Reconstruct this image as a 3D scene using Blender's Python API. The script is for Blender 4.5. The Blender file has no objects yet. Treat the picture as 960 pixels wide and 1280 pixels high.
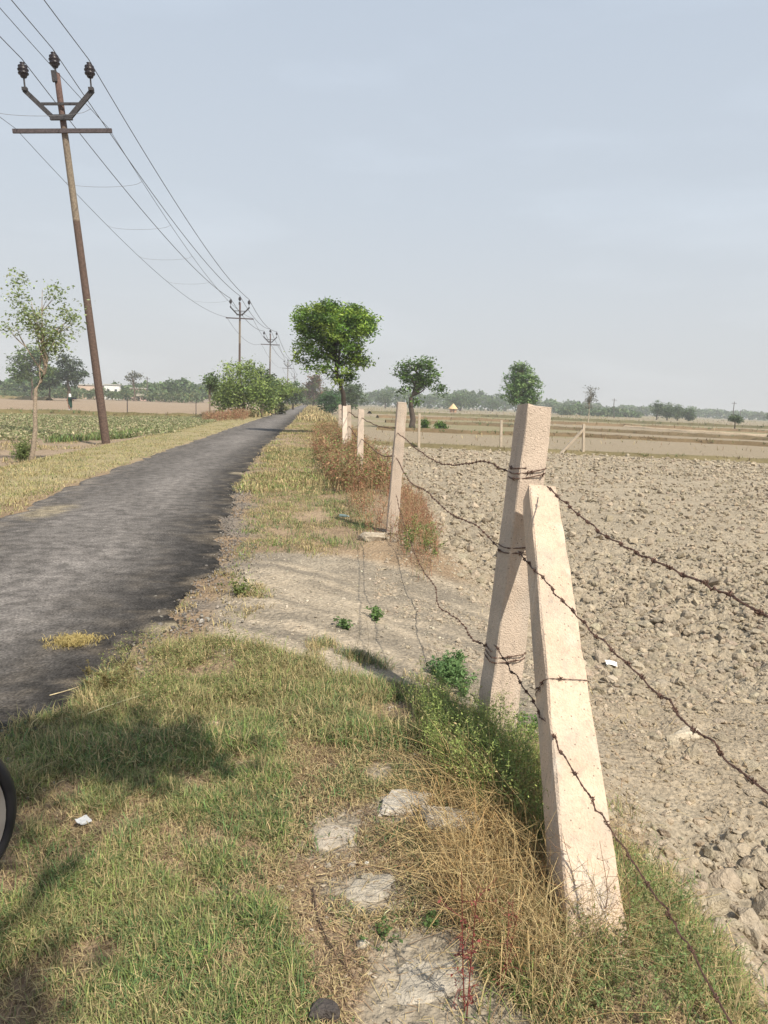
import bpy, math, random
import numpy as np
from mathutils import Vector, Matrix
R_ = math.radians
rng = np.random.default_rng(7)
random.seed(7)
sc = bpy.context.scene
col = sc.collection

# ---------------------------------------------------------------- camera
FPX, ROLL, PITCH, YAW, EYE = 900.0, R_(2.15), R_(8.53), math.atan(93 / 900), 1.55
cf = np.array([math.sin(YAW) * math.cos(PITCH), math.cos(YAW) * math.cos(PITCH), -math.sin(PITCH)])
_r0 = np.array([math.cos(YAW), -math.sin(YAW), 0.0])
_u0 = np.cross(_r0, cf)
cr = _r0 * math.cos(ROLL) + _u0 * math.sin(ROLL)
cu = _u0 * math.cos(ROLL) - _r0 * math.sin(ROLL)
CAM = np.array([0, 0, EYE])
cd = bpy.data.cameras.new('camera')
cam = bpy.data.objects.new('camera', cd)
col.objects.link(cam)
cam.matrix_world = Matrix(((cr[0], cu[0], -cf[0], 0), (cr[1], cu[1], -cf[1], 0), (cr[2], cu[2], -cf[2], EYE), (0, 0, 0, 1)))
cd.sensor_fit = 'VERTICAL'
cd.sensor_height = 24
cd.lens = 24 * FPX / 1280
cd.clip_start, cd.clip_end = 0.05, 9000
sc.camera = cam

# ---------------------------------------------------------------- sky and sun
SUN_EL, SUN_AZ = 50.0, 147.0            # degrees; azimuth clockwise from +Y
w = bpy.data.worlds.new('World')
sc.world = w
w.use_nodes = True
nt = w.node_tree
nt.nodes.clear()
sky = nt.nodes.new('ShaderNodeTexSky')
sky.sky_type = 'NISHITA'
sky.sun_disc = False
sky.sun_elevation = R_(SUN_EL)
sky.sun_rotation = R_(SUN_AZ)
sky.air_density, sky.dust_density, sky.ozone_density = 1.0, 6.0, 2.0
bg = nt.nodes.new('ShaderNodeBackground')
bg.inputs['Strength'].default_value = 0.10
# thin high overcast: the clear sky is veiled by an even pale layer
mixs = nt.nodes.new('ShaderNodeMix')
mixs.data_type = 'RGBA'
mixs.inputs[0].default_value = 0.85
sep = nt.nodes.new('ShaderNodeSeparateXYZ')
ramp = nt.nodes.new('ShaderNodeValToRGB')
ramp.color_ramp.elements[0].position, ramp.color_ramp.elements[0].color = 0.0, (.585, .595, .60, 1)
ramp.color_ramp.elements[1].position, ramp.color_ramp.elements[1].color = 0.75, (.385, .462, .575, 1)
em_ = ramp.color_ramp.elements.new(0.25); em_.color = (.505, .553, .605, 1)
vs = nt.nodes.new('ShaderNodeVectorMath'); vs.operation = 'SCALE'; vs.inputs['Scale'].default_value = 10.9
tc = nt.nodes.new('ShaderNodeTexCoord')
cn = nt.nodes.new('ShaderNodeTexNoise')
cn.inputs['Scale'].default_value = 3.0
cn.inputs['Detail'].default_value = 5.0
mp = nt.nodes.new('ShaderNodeMapping')
mp.inputs['Scale'].default_value = (1, 1, 4.5)
cr1 = nt.nodes.new('ShaderNodeMapRange')
cr1.inputs[1].default_value, cr1.inputs[2].default_value = 0.5, 0.8
cr1.inputs[3].default_value, cr1.inputs[4].default_value = 1.0, 1.10
mul = nt.nodes.new('ShaderNodeVectorMath')
mul.operation = 'SCALE'
out = nt.nodes.new('ShaderNodeOutputWorld')
L = nt.links.new
L(tc.outputs['Generated'], mp.inputs['Vector'])
L(mp.outputs[0], cn.inputs['Vector'])
L(cn.outputs[0], cr1.inputs[0])
L(sky.outputs[0], mixs.inputs[6])
L(mixs.outputs[2], mul.inputs[0])
L(tc.outputs['Generated'], sep.inputs[0]); L(sep.outputs[2], ramp.inputs[0]); L(ramp.outputs[0], vs.inputs[0]); L(vs.outputs[0], mixs.inputs[7])
L(cr1.outputs[0], mul.inputs['Scale'])
L(mul.outputs[0], bg.inputs['Color'])
L(bg.outputs[0], out.inputs['Surface'])

sd = bpy.data.lights.new('sun', 'SUN')
sd.energy, sd.angle, sd.color = 5.0, R_(0.6), (1.0, 0.925, 0.79)
sun = bpy.data.objects.new('sun', sd)
col.objects.link(sun)
sa, se = R_(SUN_AZ), R_(SUN_EL)
sdir = Vector((math.sin(sa) * math.cos(se), math.cos(sa) * math.cos(se), math.sin(se)))
sun.rotation_euler = sdir.to_track_quat('Z', 'Y').to_euler()
sun.location = (10, -20, 30)
sc.view_settings.view_transform = 'Standard'
sc.view_settings.look = 'None'
sc.view_settings.exposure = 0.30
sc.view_settings.gamma = 1.0
sc.render.engine = 'CYCLES'
cy = sc.cycles
cy.use_denoising = True
cy.max_bounces, cy.diffuse_bounces, cy.volume_bounces, cy.transparent_max_bounces = 5, 3, 0, 6
cy.glossy_bounces, cy.transmission_bounces = 2, 2

# ---------------------------------------------------------------- helpers: places
def ray(px, py): return cf * FPX + cr * (px - 480) + cu * (640 - py)
def gp(px, py, z=0.0):                   # where a sight line meets the ground at height z
    d = ray(px, py)
    return CAM + d * ((z - EYE) / d[2])
def aty(px, py, y):
    d = ray(px, py)
    return CAM + d * (y / d[1])
def atx(px, py, x):
    d = ray(px, py)
    return CAM + d * (x / d[0])
def poly(pts, z=0.0): return np.array([gp(a, b, z)[:2] for a, b in pts])
def inside(P, x, y):
    r = np.zeros(x.shape, bool)
    n = len(P)
    for i in range(n):
        x0, y0 = P[i]; x1, y1 = P[(i + 1) % n]
        c = (y0 > y) != (y1 > y)
        with np.errstate(divide='ignore', invalid='ignore'):
            xi = (x1 - x0) * (y - y0) / (y1 - y0 + 1e-12) + x0
        r ^= c & (x < xi)
    return r

# ---------------------------------------------------------------- helpers: noise
def _h(ix, iy, s):
    n = (ix.astype(np.int64) * 374761393 + iy.astype(np.int64) * 668265263 + s * 974711 + 12345) & 0xffffffff
    n = ((n ^ (n >> 13)) * 1274126177) & 0xffffffff
    n = (n ^ (n >> 16)) & 0xffffffff
    return n / 4294967295.0
def vn(x, y, s=0):
    ix, iy = np.floor(x), np.floor(y)
    fx, fy = x - ix, y - iy
    fx, fy = fx * fx * (3 - 2 * fx), fy * fy * (3 - 2 * fy)
    a, b, c, d = _h(ix, iy, s), _h(ix + 1, iy, s), _h(ix, iy + 1, s), _h(ix + 1, iy + 1, s)
    return (a * (1 - fx) + b * fx) * (1 - fy) + (c * (1 - fx) + d * fx) * fy
def fbm(x, y, o=4, s=0):
    v, a, t = 0, 1.0, 0
    for i in range(o):
        v = v + a * vn(x * 2 ** i + 17.3 * i, y * 2 ** i - 9.1 * i, s + i)
        t += a; a *= 0.5
    return v / t
def worley(x, y, s=0):
    ix, iy = np.floor(x), np.floor(y)
    b = np.full(x.shape, 9.0)
    for i in (-1, 0, 1):
        for j in (-1, 0, 1):
            cx, cy_ = ix + i, iy + j
            d = (cx + _h(cx, cy_, s) - x) ** 2 + (cy_ + _h(cx, cy_, s + 5) - y) ** 2
            b = np.minimum(b, d)
    return np.sqrt(b)
def sst(a, b, x):
    t = np.clip((x - a) / (b - a), 0, 1)
    return t * t * (3 - 2 * t)

# ---------------------------------------------------------------- helpers: objects
def tag(o, label=None, cat=None, group=None, kind=None):
    if label: o['label'] = label
    if cat: o['category'] = cat
    if group: o['group'] = group
    if kind: o['kind'] = kind
    return o
def link(name, me, mat=None, parent=None, loc=None):
    o = bpy.data.objects.new(name, me)
    col.objects.link(o)
    if mat is not None and me is not None and not me.materials: me.materials.append(mat)
    if parent: o.parent = parent
    if loc is not None: o.location = loc
    return o
def empty(name, loc=(0, 0, 0), rz=0, **k):
    o = bpy.data.objects.new(name, None)
    o.empty_display_size = 0.3
    col.objects.link(o)
    o.location = loc
    o.rotation_euler = (0, 0, rz)
    tag(o, **k)
    return o
def npmesh(name, V, T, C=None, smooth=False):
    V = np.ascontiguousarray(V, np.float32).reshape(-1, 3)
    T = np.ascontiguousarray(T, np.int32)
    k = T.shape[1]
    me = bpy.data.meshes.new(name)
    me.vertices.add(len(V)); me.vertices.foreach_set('co', V.ravel())
    me.loops.add(T.size); me.loops.foreach_set('vertex_index', T.ravel())
    me.polygons.add(len(T)); me.polygons.foreach_set('loop_start', np.arange(0, T.size, k, dtype=np.int32))
    me.polygons.foreach_set('use_smooth', np.full(len(T), bool(smooth)))
    if C is not None:
        a = me.color_attributes.new('col', 'FLOAT_COLOR', 'POINT')
        c4 = np.ones((len(V), 4), np.float32); c4[:, :3] = np.asarray(C).reshape(-1, 3)
        a.data.foreach_set('color', c4.ravel())
    me.update(calc_edges=True)
    return me
class Geo:                               # gathers triangles with a colour at each vertex
    def __init__(s): s.v, s.t, s.c, s.n = [], [], [], 0
    def add(s, V, T, C):
        V = np.asarray(V, float).reshape(-1, 3)
        C = np.broadcast_to(np.asarray(C, float), (len(V), 3))
        s.v.append(V); s.t.append(np.asarray(T).reshape(-1, 3) + s.n); s.c.append(C); s.n += len(V)
    def batch(s, V, F, C):               # V (n,k,3), F (m,3) pattern, C (n,3) or (n,k,3)
        n, k = V.shape[:2]
        T = (np.asarray(F)[None] + (np.arange(n) * k)[:, None, None]).reshape(-1, 3)
        C = np.asarray(C)
        if C.ndim == 2: C = np.repeat(C[:, None], k, 1)
        s.add(V.reshape(-1, 3), T, C.reshape(-1, 3))
    def tube(s, P, r, c, n=6, cap=True):
        P = np.asarray(P, float); m = len(P)
        r = np.broadcast_to(np.asarray(r, float), (m,))
        Tn = np.gradient(P, axis=0)
        Tn /= np.linalg.norm(Tn, axis=1)[:, None] + 1e-12
        a = np.where(np.abs(Tn[:, 2:3]) > 0.9, [[1.0, 0, 0]], [[0, 0, 1.0]])
        B = np.cross(Tn, a); B /= np.linalg.norm(B, axis=1)[:, None] + 1e-12
        N = np.cross(B, Tn)
        th = np.arange(n) * 2 * math.pi / n
        V = P[:, None] + r[:, None, None] * (np.cos(th)[None, :, None] * B[:, None] + np.sin(th)[None, :, None] * N[:, None])
        i, j = np.meshgrid(np.arange(m - 1), np.arange(n), indexing='ij')
        a0, a1 = i * n + j, i * n + (j + 1) % n
        T = np.concatenate([np.stack([a0, a0 + n, a1], -1).reshape(-1, 3), np.stack([a1, a0 + n, a1 + n], -1).reshape(-1, 3)])
        if cap:
            e = [[(m - 1) * n, (m - 1) * n + q + 1, (m - 1) * n + q] for q in range(1, n - 1)] + [[0, q, q + 1] for q in range(1, n - 1)]
            T = np.concatenate([T, np.array(e)])
        c = np.asarray(c, float)
        if c.ndim == 2: c = np.repeat(c[:, None], n, 1).reshape(-1, 3)
        s.add(V, T, c)
    def box(s, c0, size, c, M=None):
        h = np.array(size) / 2
        V = np.array([[x, y, z] for x in (-1, 1) for y in (-1, 1) for z in (-1, 1)]) * h
        if M is not None: V = V @ np.array(M).T
        F = [(0, 1, 3), (0, 3, 2), (4, 6, 7), (4, 7, 5), (0, 4, 5), (0, 5, 1), (2, 3, 7), (2, 7, 6), (0, 2, 6), (0, 6, 4), (1, 5, 7), (1, 7, 3)]
        s.add(V + np.array(c0), F, c)
    def lathe(s, prof, c, M=None, o=(0, 0, 0), n=16):
        th = np.arange(n) * 2 * math.pi / n
        V = np.array([[r * math.cos(t), r * math.sin(t), z] for r, z in prof for t in th])
        if M is not None: V = V @ np.array(M).T
        m = len(prof)
        T = []
        for i in range(m - 1):
            for j in range(n):
                a, b = i * n + j, i * n + (j + 1) % n
                T += [(a, b, a + n), (b, b + n, a + n)]
        s.add(V + np.array(o), T, c)
    def mesh(s, name, smooth=False):
        return npmesh(name, np.concatenate(s.v), np.concatenate(s.t), np.concatenate(s.c), smooth)

# ---------------------------------------------------------------- materials
def mat(name, rough=0.9, metal=0.0, vary=0.25, nscale=8.0, bump=0.0, bscale=60.0, trans=0.0, base=None, detail=4, spec=0.3, vary2=0.0, n2=1.0):
    m = bpy.data.materials.new(name)
    m.use_nodes = True
    n = m.node_tree
    b = n.nodes['Principled BSDF']
    b.inputs['Roughness'].default_value = rough
    b.inputs['Metallic'].default_value = metal
    b.inputs['Specular IOR Level'].default_value = spec
    l = n.links.new
    if base is None:
        a = n.nodes.new('ShaderNodeAttribute'); a.attribute_name = 'col'; src = a.outputs['Color']
    else:
        a = n.nodes.new('ShaderNodeRGB'); a.outputs[0].default_value = (*base, 1); src = a.outputs[0]
    g = n.nodes.new('ShaderNodeNewGeometry')
    def noise(sc_, d):
        t = n.nodes.new('ShaderNodeTexNoise'); t.inputs['Scale'].default_value = sc_; t.inputs['Detail'].default_value = d
        l(g.outputs['Position'], t.inputs['Vector']); return t.outputs[0]
    def scaled(src, fac, amt):
        mr = n.nodes.new('ShaderNodeMapRange')
        mr.inputs[1].default_value, mr.inputs[2].default_value = 0.3, 0.7
        mr.inputs[3].default_value, mr.inputs[4].default_value = 1 - amt, 1 + amt
        l(fac, mr.inputs[0])
        v = n.nodes.new('ShaderNodeVectorMath'); v.operation = 'SCALE'
        l(src, v.inputs[0]); l(mr.outputs[0], v.inputs['Scale']); return v.outputs[0]
    if vary: src = scaled(src, noise(nscale, detail), vary)
    if vary2: src = scaled(src, noise(n2, 3), vary2)
    l(src, b.inputs['Base Color'])
    if bump:
        bp = n.nodes.new('ShaderNodeBump'); bp.inputs['Strength'].default_value = 1.0
        bp.inputs['Distance'].default_value = bump
        l(noise(bscale, 6), bp.inputs['Height']); l(bp.outputs[0], b.inputs['Normal'])
    if trans:
        tb = n.nodes.new('ShaderNodeBsdfTranslucent'); l(src, tb.inputs['Color'])
        mx = n.nodes.new('ShaderNodeMixShader'); mx.inputs[0].default_value = trans
        l(b.outputs[0], mx.inputs[1]); l(tb.outputs[0], mx.inputs[2])
        l(mx.outputs[0], n.nodes['Material Output'].inputs['Surface'])
    return m
M_soil = mat('soil', 0.95, vary=0.30, nscale=38, bump=0.035, bscale=34, detail=10, spec=0.1, vary2=0.12, n2=5.0)
M_clod = mat('clod', 0.95, vary=0.22, nscale=40, bump=0.014, bscale=110, spec=0.15)
M_leaf = mat('leaf', 0.55, vary=0.0, trans=0.30, spec=0.4)
M_grass = mat('grass', 0.7, vary=0.0, trans=0.22, spec=0.3)
M_bark = mat('bark', 0.9, vary=0.3, nscale=25, bump=0.02, bscale=50)
M_conc = mat('concrete', 0.9, vary=0.09, nscale=6, bump=0.006, bscale=140, detail=9, spec=0.2, vary2=0.08, n2=70)
M_stone = mat('stone', 0.9, vary=0.2, nscale=30, bump=0.01, bscale=120)
M_rust = mat('rusty_steel', 0.8, vary=0.35, nscale=18, bump=0.003, bscale=90)
M_wire = mat('wire', 0.7, vary=0.3, nscale=60)
M_metal = mat('painted', 0.4, vary=0.05)
M_chrome = mat('chrome', 0.3, metal=0.8, vary=0.0)
M_cloth = mat('cloth', 0.9, vary=0.1)
M_plaster = mat('plaster', 0.9, vary=0.1, nscale=2)

def weather(m):
    n = m.node_tree; l = n.links.new; b = n.nodes['Principled BSDF']
    src = b.inputs['Base Color'].links[0].from_socket
    g = n.nodes.new('ShaderNodeTexCoord')
    def nz(scl, vec, d=5):
        mp_ = n.nodes.new('ShaderNodeMapping'); mp_.inputs['Scale'].default_value = vec; l(g.outputs['Object'], mp_.inputs['Vector'])
        t = n.nodes.new('ShaderNodeTexNoise'); t.inputs['Scale'].default_value = scl; t.inputs['Detail'].default_value = d; l(mp_.outputs[0], t.inputs['Vector']); return t.outputs[0]
    def mix(src, fac, lo, hi, c, amt):
        r = n.nodes.new('ShaderNodeMapRange'); l(fac, r.inputs[0])
        for i, v in enumerate((lo, hi, 0, amt)): r.inputs[i + 1].default_value = v
        q = n.nodes.new('ShaderNodeMix'); q.data_type = 'RGBA'; l(r.outputs[0], q.inputs[0]); l(src, q.inputs[6]); q.inputs[7].default_value = (*c, 1); return q.outputs[2]
    s = mix(src, nz(26, (1, 1, .07)), .55, .75, (.30, .25, .21), .55)          # run-off streaks
    s = mix(s, nz(5, (1, 1, .6)), .52, .75, (.36, .33, .29), .6)               # grey patches
    s = mix(s, nz(9, (1, 1, .25)), .58, .72, (.62, .55, .47), .6)              # lime bloom
    v = n.nodes.new('ShaderNodeTexVoronoi'); v.inputs['Scale'].default_value = 42; l(g.outputs['Object'], v.inputs['Vector'])
    s = mix(s, v.outputs['Distance'], .16, .08, (.16, .12, .10), .8)           # air holes
    l(s, b.inputs['Base Color'])
weather(M_conc)
def asphalt():
    m = bpy.data.materials.new('asphalt'); m.use_nodes = True
    n = m.node_tree; l = n.links.new; b = n.nodes['Principled BSDF']
    g = n.nodes.new('ShaderNodeNewGeometry')
    at = n.nodes.new('ShaderNodeAttribute'); at.attribute_name = 'col'
    def noise(s, d, vec=None, ty=None):
        t = n.nodes.new('ShaderNodeTexNoise'); t.inputs['Scale'].default_value = s; t.inputs['Detail'].default_value = d
        l(vec or g.outputs['Position'], t.inputs['Vector']); return t.outputs[0]
    def rmp(src, a, b_, c, d):
        r = n.nodes.new('ShaderNodeMapRange')
        for i, v in enumerate((a, b_, c, d)): r.inputs[i + 1].default_value = v
        l(src, r.inputs[0]); return r.outputs[0]
    def mulv(v, f):
        q = n.nodes.new('ShaderNodeVectorMath'); q.operation = 'SCALE'; l(v, q.inputs[0]); l(f, q.inputs['Scale']); return q.outputs[0]
    mp_ = n.nodes.new('ShaderNodeMapping'); mp_.inputs['Scale'].default_value = (1, 0.22, 1)
    l(g.outputs['Position'], mp_.inputs['Vector'])
    s = mulv(at.outputs['Color'], rmp(noise(2.2, 6, mp_.outputs[0]), 0.3, 0.7, 0.82, 1.18))
    s = mulv(s, rmp(noise(55, 3), 0.3, 0.7, 0.7, 1.3))
    vo = n.nodes.new('ShaderNodeTexVoronoi'); vo.inputs['Scale'].default_value = 75
    l(g.outputs['Position'], vo.inputs['Vector'])
    s = mulv(s, rmp(vo.outputs['Color'], 0.0, 1.0, 0.65, 1.4))
    s = mulv(s, rmp(noise(7, 8), 0.35, 0.65, 0.72, 1.3))
    l(s, b.inputs['Base Color'])
    b.inputs['Roughness'].default_value = 0.9
    b.inputs['Specular IOR Level'].default_value = 0.15
    bp = n.nodes.new('ShaderNodeBump'); bp.inputs['Distance'].default_value = 0.012
    l(vo.outputs['Distance'], bp.inputs['Height']); l(bp.outputs[0], b.inputs['Normal'])
    return m
M_asph = asphalt()

# ---------------------------------------------------------------- terrain
ER = np.array([(-6, -1.5), (1.5, -1.42), (3.11, -1.33), (3.4, -1.20), (4.3, -1.0), (5.09, -0.90), (6.93, -0.88), (9.3, -1.05), (14, -1.36), (23.6, -1.5), (48, -1.4), (600, -1.4)])
EL = np.array([(-6, -3.6), (8.95, -3.75), (13, -4.05), (20.5, -4.2), (45, -4.3), (600, -4.2)])
def edge_r(y): return np.interp(y, ER[:, 0], ER[:, 1]) + (fbm(y * 3.1, y * 0 + 3, 4, 11) - 0.5) * 0.35
def edge_l(y): return np.interp(y, EL[:, 0], EL[:, 1]) + (fbm(y * 2.3, y * 0 + 8, 4, 12) - 0.5) * 0.35
def ramp_mask(x, y):                     # the worn earth ramp from the road down to the field
    u = (x + 0.75) * 0.42
    return sst(3.9, 4.9, y + u) * (1 - sst(7.0, 7.9, y + u * 0.6)) * sst(-0.95, -0.35, x) * (1 - sst(2.6, 3.4, x))
def field_edge(y): return 1.25 + 0.35 * (fbm(y * 0.7, y * 0 + 1, 3, 30) - 0.5) + 0.25 * sst(4, 8, y) - 0.15 * sst(2.5, 0.5, y)
FZ, LZ = -0.36, -0.30
def hgt(x, y, fine=True):
    fe = field_edge(y)
    rm = ramp_mask(x, y)
    z = FZ * sst(fe - 0.35, fe + 0.75, x)
    z = z * (1 - rm) + rm * (FZ * sst(-0.5, 2.6, x) + (fbm(x * 3, y * 3, 5, 44) - .5) * .09)
    l = sst(edge_l(y) - 1.3, edge_l(y) - 4.0, x)
    z = z + LZ * l
    onroad = sst(-1.15, -1.5, x) * sst(-4.6, -4.1, x)
    z = z + (1 - onroad) * (fbm(x * 1.1, y * 1.1, 4, 3) - 0.5) * 0.09 * (1 - 0.5 * rm)
    z = np.where((x < edge_r(y) - 0.02) & (x > edge_l(y) + 0.02), -0.02, z)
    if fine:
        fm = sst(fe + 0.1, fe + 0.7, x) * (1 - rm)
        tr = track_mask(x, y)
        c = (0.30 - worley(x * 7, y * 7, 41)) * 0.10 + (0.3 - worley(x * 14 + 3, y * 14, 42)) * 0.06
        z = z + fm * (1 - 0.7 * tr) * c * (y < 40) + fm * (1 - .5 * tr) * (fbm(x * 4, y * 4, 4, 43) - .5) * .16 * sst(9, 6, y)
        z = z + (1 - fm) * (1 - onroad) * (fbm(x * 9, y * 9, 3, 50) - 0.5) * 0.022
    return z
def track_mask(x, y):                    # the trodden strip inside the field
    c = 3.55 + 0.12 * (x - 1.5)
    return sst(0.95, 0.45, np.abs(y - c)) * sst(1.1, 1.8, x)

def axis(lo, hi, a, b, s, k):
    v = list(np.arange(a, b, s))
    q, d = v[-1], s
    while q < hi: d = max(s, d * (1 + k)); q += d; v.append(q)
    q, d, u = v[0], s, []
    while q > lo: d = max(s, d * (1 + k)); q -= d; u.append(q)
    return np.array(u[::-1] + v)
xs = axis(-2600, 2600, -2.2, 4.2, 0.032, 0.05)
ys = axis(-30, 3000, 1.0, 7.5, 0.032, 0.018)
X, Y = np.meshgrid(xs, ys)
Z = hgt(X, Y)
def ground_col(x, y):
    def c(r, g, b): return np.array([r, g, b])
    fe = field_edge(y)
    n1 = fbm(x * 1.3, y * 1.3, 4, 60)[..., None]
    n2 = fbm(x * 0.05, y * 0.05, 3, 61)[..., None]
    verge = c(.20, .14, .09) * (1 - n1) + c(.36, .27, .18) * n1
    field = c(.325, .273, .202) * (0.9 + 0.2 * n1)
    far = c(.27, .22, .155) * (1 - sst(.42, .58, n2)) + c(.23, .20, .12) * sst(.42, .58, n2)
    s2 = fbm(x * 1.6 + y * 1.4, y * 6 + x * 3.0, 5, 62)[..., None]
    rampc = (c(.235, .20, .155) * (1 - sst(.35, .72, s2)) + c(.36, .30, .225) * sst(.35, .72, s2)) * (1 - sst(1.3, 2.0, x)[..., None]) + c(.31, .255, .185) * sst(1.3, 2.0, x)[..., None]
    left = c(.29, .22, .155) * (0.9 + .2 * n1)
    out = verge * np.ones_like(n1)
    f = sst(fe - .1, fe + .5, x)[..., None]
    out = out * (1 - f) + field * f
    ff = sst(31, 34, y)[..., None] * f
    out = out * (1 - ff) + far * ff
    rm = sst(.2, .6, ramp_mask(x, y) + (n1[..., 0] - .5) * .5)[..., None]
    out = out * (1 - rm) + rampc * rm
    wl = sst(-5.6, -7.5, x)[..., None]
    out = out * (1 - wl) + left * wl
    gl = (sst(-4.0, -4.4, x) * sst(-7.5, -6.0, x))[..., None]
    out = out * (1 - gl) + c(.31, .26, .15) * gl
    # grey grit spilled from the road edge
    ge = (sst(.55, .05, x - edge_r(y)) * sst(-.1, .02, x - edge_r(y)) * (y < 40))[..., None] * sst(.4, .6, n1)
    out = out * (1 - ge) + c(.20, .17, .14) * ge
    for px, py, r in ((418, 1036, .20), (462, 1112, .18), (545, 1220, .28), (470, 960, .14), (600, 1265, .28), (520, 1270, .24), (530, 1018, .3), (390, 700, .4)):
        q = gp(px, py); d = np.hypot(x - q[0], (y - q[1])) / r + (n1[..., 0] - .5) * 1.2
        k = sst(1.0, .6, d)[..., None]
        out = out * (1 - k) + c(.30, .255, .195) * k
    return out
C = ground_col(X, Y)
nx, ny = len(xs), len(ys)
i, j = np.meshgrid(np.arange(ny - 1), np.arange(nx - 1), indexing='ij')
a = (i * nx + j).ravel()
me = npmesh('ground', np.stack([X, Y, Z], -1), np.stack([a, a + 1, a + nx + 1, a + nx], -1), C, True)
tag(link('ground', me, M_soil), kind='structure')

# road sheet
ysr = axis(-25, 250, 1.0, 9.0, 0.04, 0.02)
u = np.linspace(0, 1, 41)
el, er = edge_l(ysr), edge_r(ysr)
XR = el[:, None] + (er - el)[:, None] * u[None]
YR = np.repeat(ysr[:, None], 41, 1)
ZR = 0.028 - 0.05 * np.abs(u - .5)[None] ** 2 * 4 * 0.6 + (fbm(XR * 2, YR * 2, 3, 70) - .5) * 0.008
ZR[:, 0] = -0.05; ZR[:, -1] = -0.05
dust = fbm(XR * .9, YR * .35, 4, 71)
edge = np.exp(-np.minimum(XR - el[:, None], er[:, None] - XR) / 0.35) 
trk = np.exp(-((XR - (el + (er - el) * .55)[:, None]) / .9) ** 2)
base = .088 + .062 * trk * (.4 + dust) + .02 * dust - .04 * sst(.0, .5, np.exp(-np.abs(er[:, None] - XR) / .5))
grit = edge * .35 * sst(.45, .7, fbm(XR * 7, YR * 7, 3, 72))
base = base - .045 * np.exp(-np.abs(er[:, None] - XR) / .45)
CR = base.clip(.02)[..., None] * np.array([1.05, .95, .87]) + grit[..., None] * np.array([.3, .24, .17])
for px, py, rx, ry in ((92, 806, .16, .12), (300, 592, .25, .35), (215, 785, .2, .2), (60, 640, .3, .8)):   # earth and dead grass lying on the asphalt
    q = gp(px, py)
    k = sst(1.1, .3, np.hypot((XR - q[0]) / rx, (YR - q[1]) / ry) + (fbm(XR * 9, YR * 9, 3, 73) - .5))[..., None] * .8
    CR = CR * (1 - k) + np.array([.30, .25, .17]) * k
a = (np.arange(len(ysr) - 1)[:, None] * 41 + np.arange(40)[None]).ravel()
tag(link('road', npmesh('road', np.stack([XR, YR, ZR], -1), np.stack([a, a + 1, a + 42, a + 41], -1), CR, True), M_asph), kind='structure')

# ---------------------------------------------------------------- vegetation builders
def jit(c, n, v=.18):
    c = np.asarray(c, float)
    if c.ndim == 1: c = np.repeat(c[None], n, 0)
    return np.clip(c * (1 + v * rng.standard_normal((n, 1))) * (1 + .014 * rng.standard_normal((n, 3))), .005, .9)
def blades(G, P, L_, W, az, lean, C):    # P (n,3); one curved blade each
    n = len(P)
    d = np.stack([np.cos(az), np.sin(az), 0 * az], -1)
    s = np.stack([-np.sin(az), np.cos(az), 0 * az], -1) * (W / 2)[:, None]
    up = np.array([0, 0, 1.0])
    def pt(t):
        return P + d * (np.sin(lean) * L_ * t ** 1.6)[:, None] + up * (np.cos(lean * t) * L_ * t)[:, None]
    m, tip = pt(.55), pt(1.0)
    V = np.stack([P - s, P + s, m - s * .8, m + s * .8, tip], 1)
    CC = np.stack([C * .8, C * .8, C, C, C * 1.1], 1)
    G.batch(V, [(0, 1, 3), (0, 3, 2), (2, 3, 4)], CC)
def leaves(G, P, size, C, up=.5, asp=.45):       # rhombic leaves at P with random facing
    n = len(P)
    a = rng.standard_normal((n, 3)); a[:, 2] = np.abs(a[:, 2]) * up * 0 + a[:, 2] * .6
    a /= np.linalg.norm(a, axis=1)[:, None] + 1e-9
    b = rng.standard_normal((n, 3)); b[:, 2] *= (1 - up)
    b -= a * (a * b).sum(1)[:, None]; b /= np.linalg.norm(b, axis=1)[:, None] + 1e-9
    s = np.asarray(size)[:, None] if np.ndim(size) else size
    V = np.stack([P - a * s * .5, P + b * s * asp * .5, P + a * s * .5, P - b * s * asp * .5], 1)
    G.batch(V, [(0, 1, 2), (0, 2, 3)], C)
def scatter(P, n, keep=None):            # n random points inside a world polygon
    lo, hi = P.min(0), P.max(0)
    x = rng.uniform(lo[0], hi[0], n * 3); y = rng.uniform(lo[1], hi[1], n * 3)
    k = inside(P, x, y)
    x, y = x[k], y[k]
    if keep is not None:
        q = rng.random(len(x)) < keep(x, y); x, y = x[q], y[q]
    return x[:n], y[:n]
GREEN, LIME, STRAW, OLIVE, RED = (.12, .19, .07), (.20, .27, .075), (.44, .345, .18), (.20, .20, .085), (.30, .17, .10)
def palette(n, w_):
    ks = list(w_); p = np.array([w_[k] for k in ks], float)
    cs = np.array(ks)
    return jit(cs[rng.choice(len(ks), n, p=p / p.sum())], n, .2)
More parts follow.
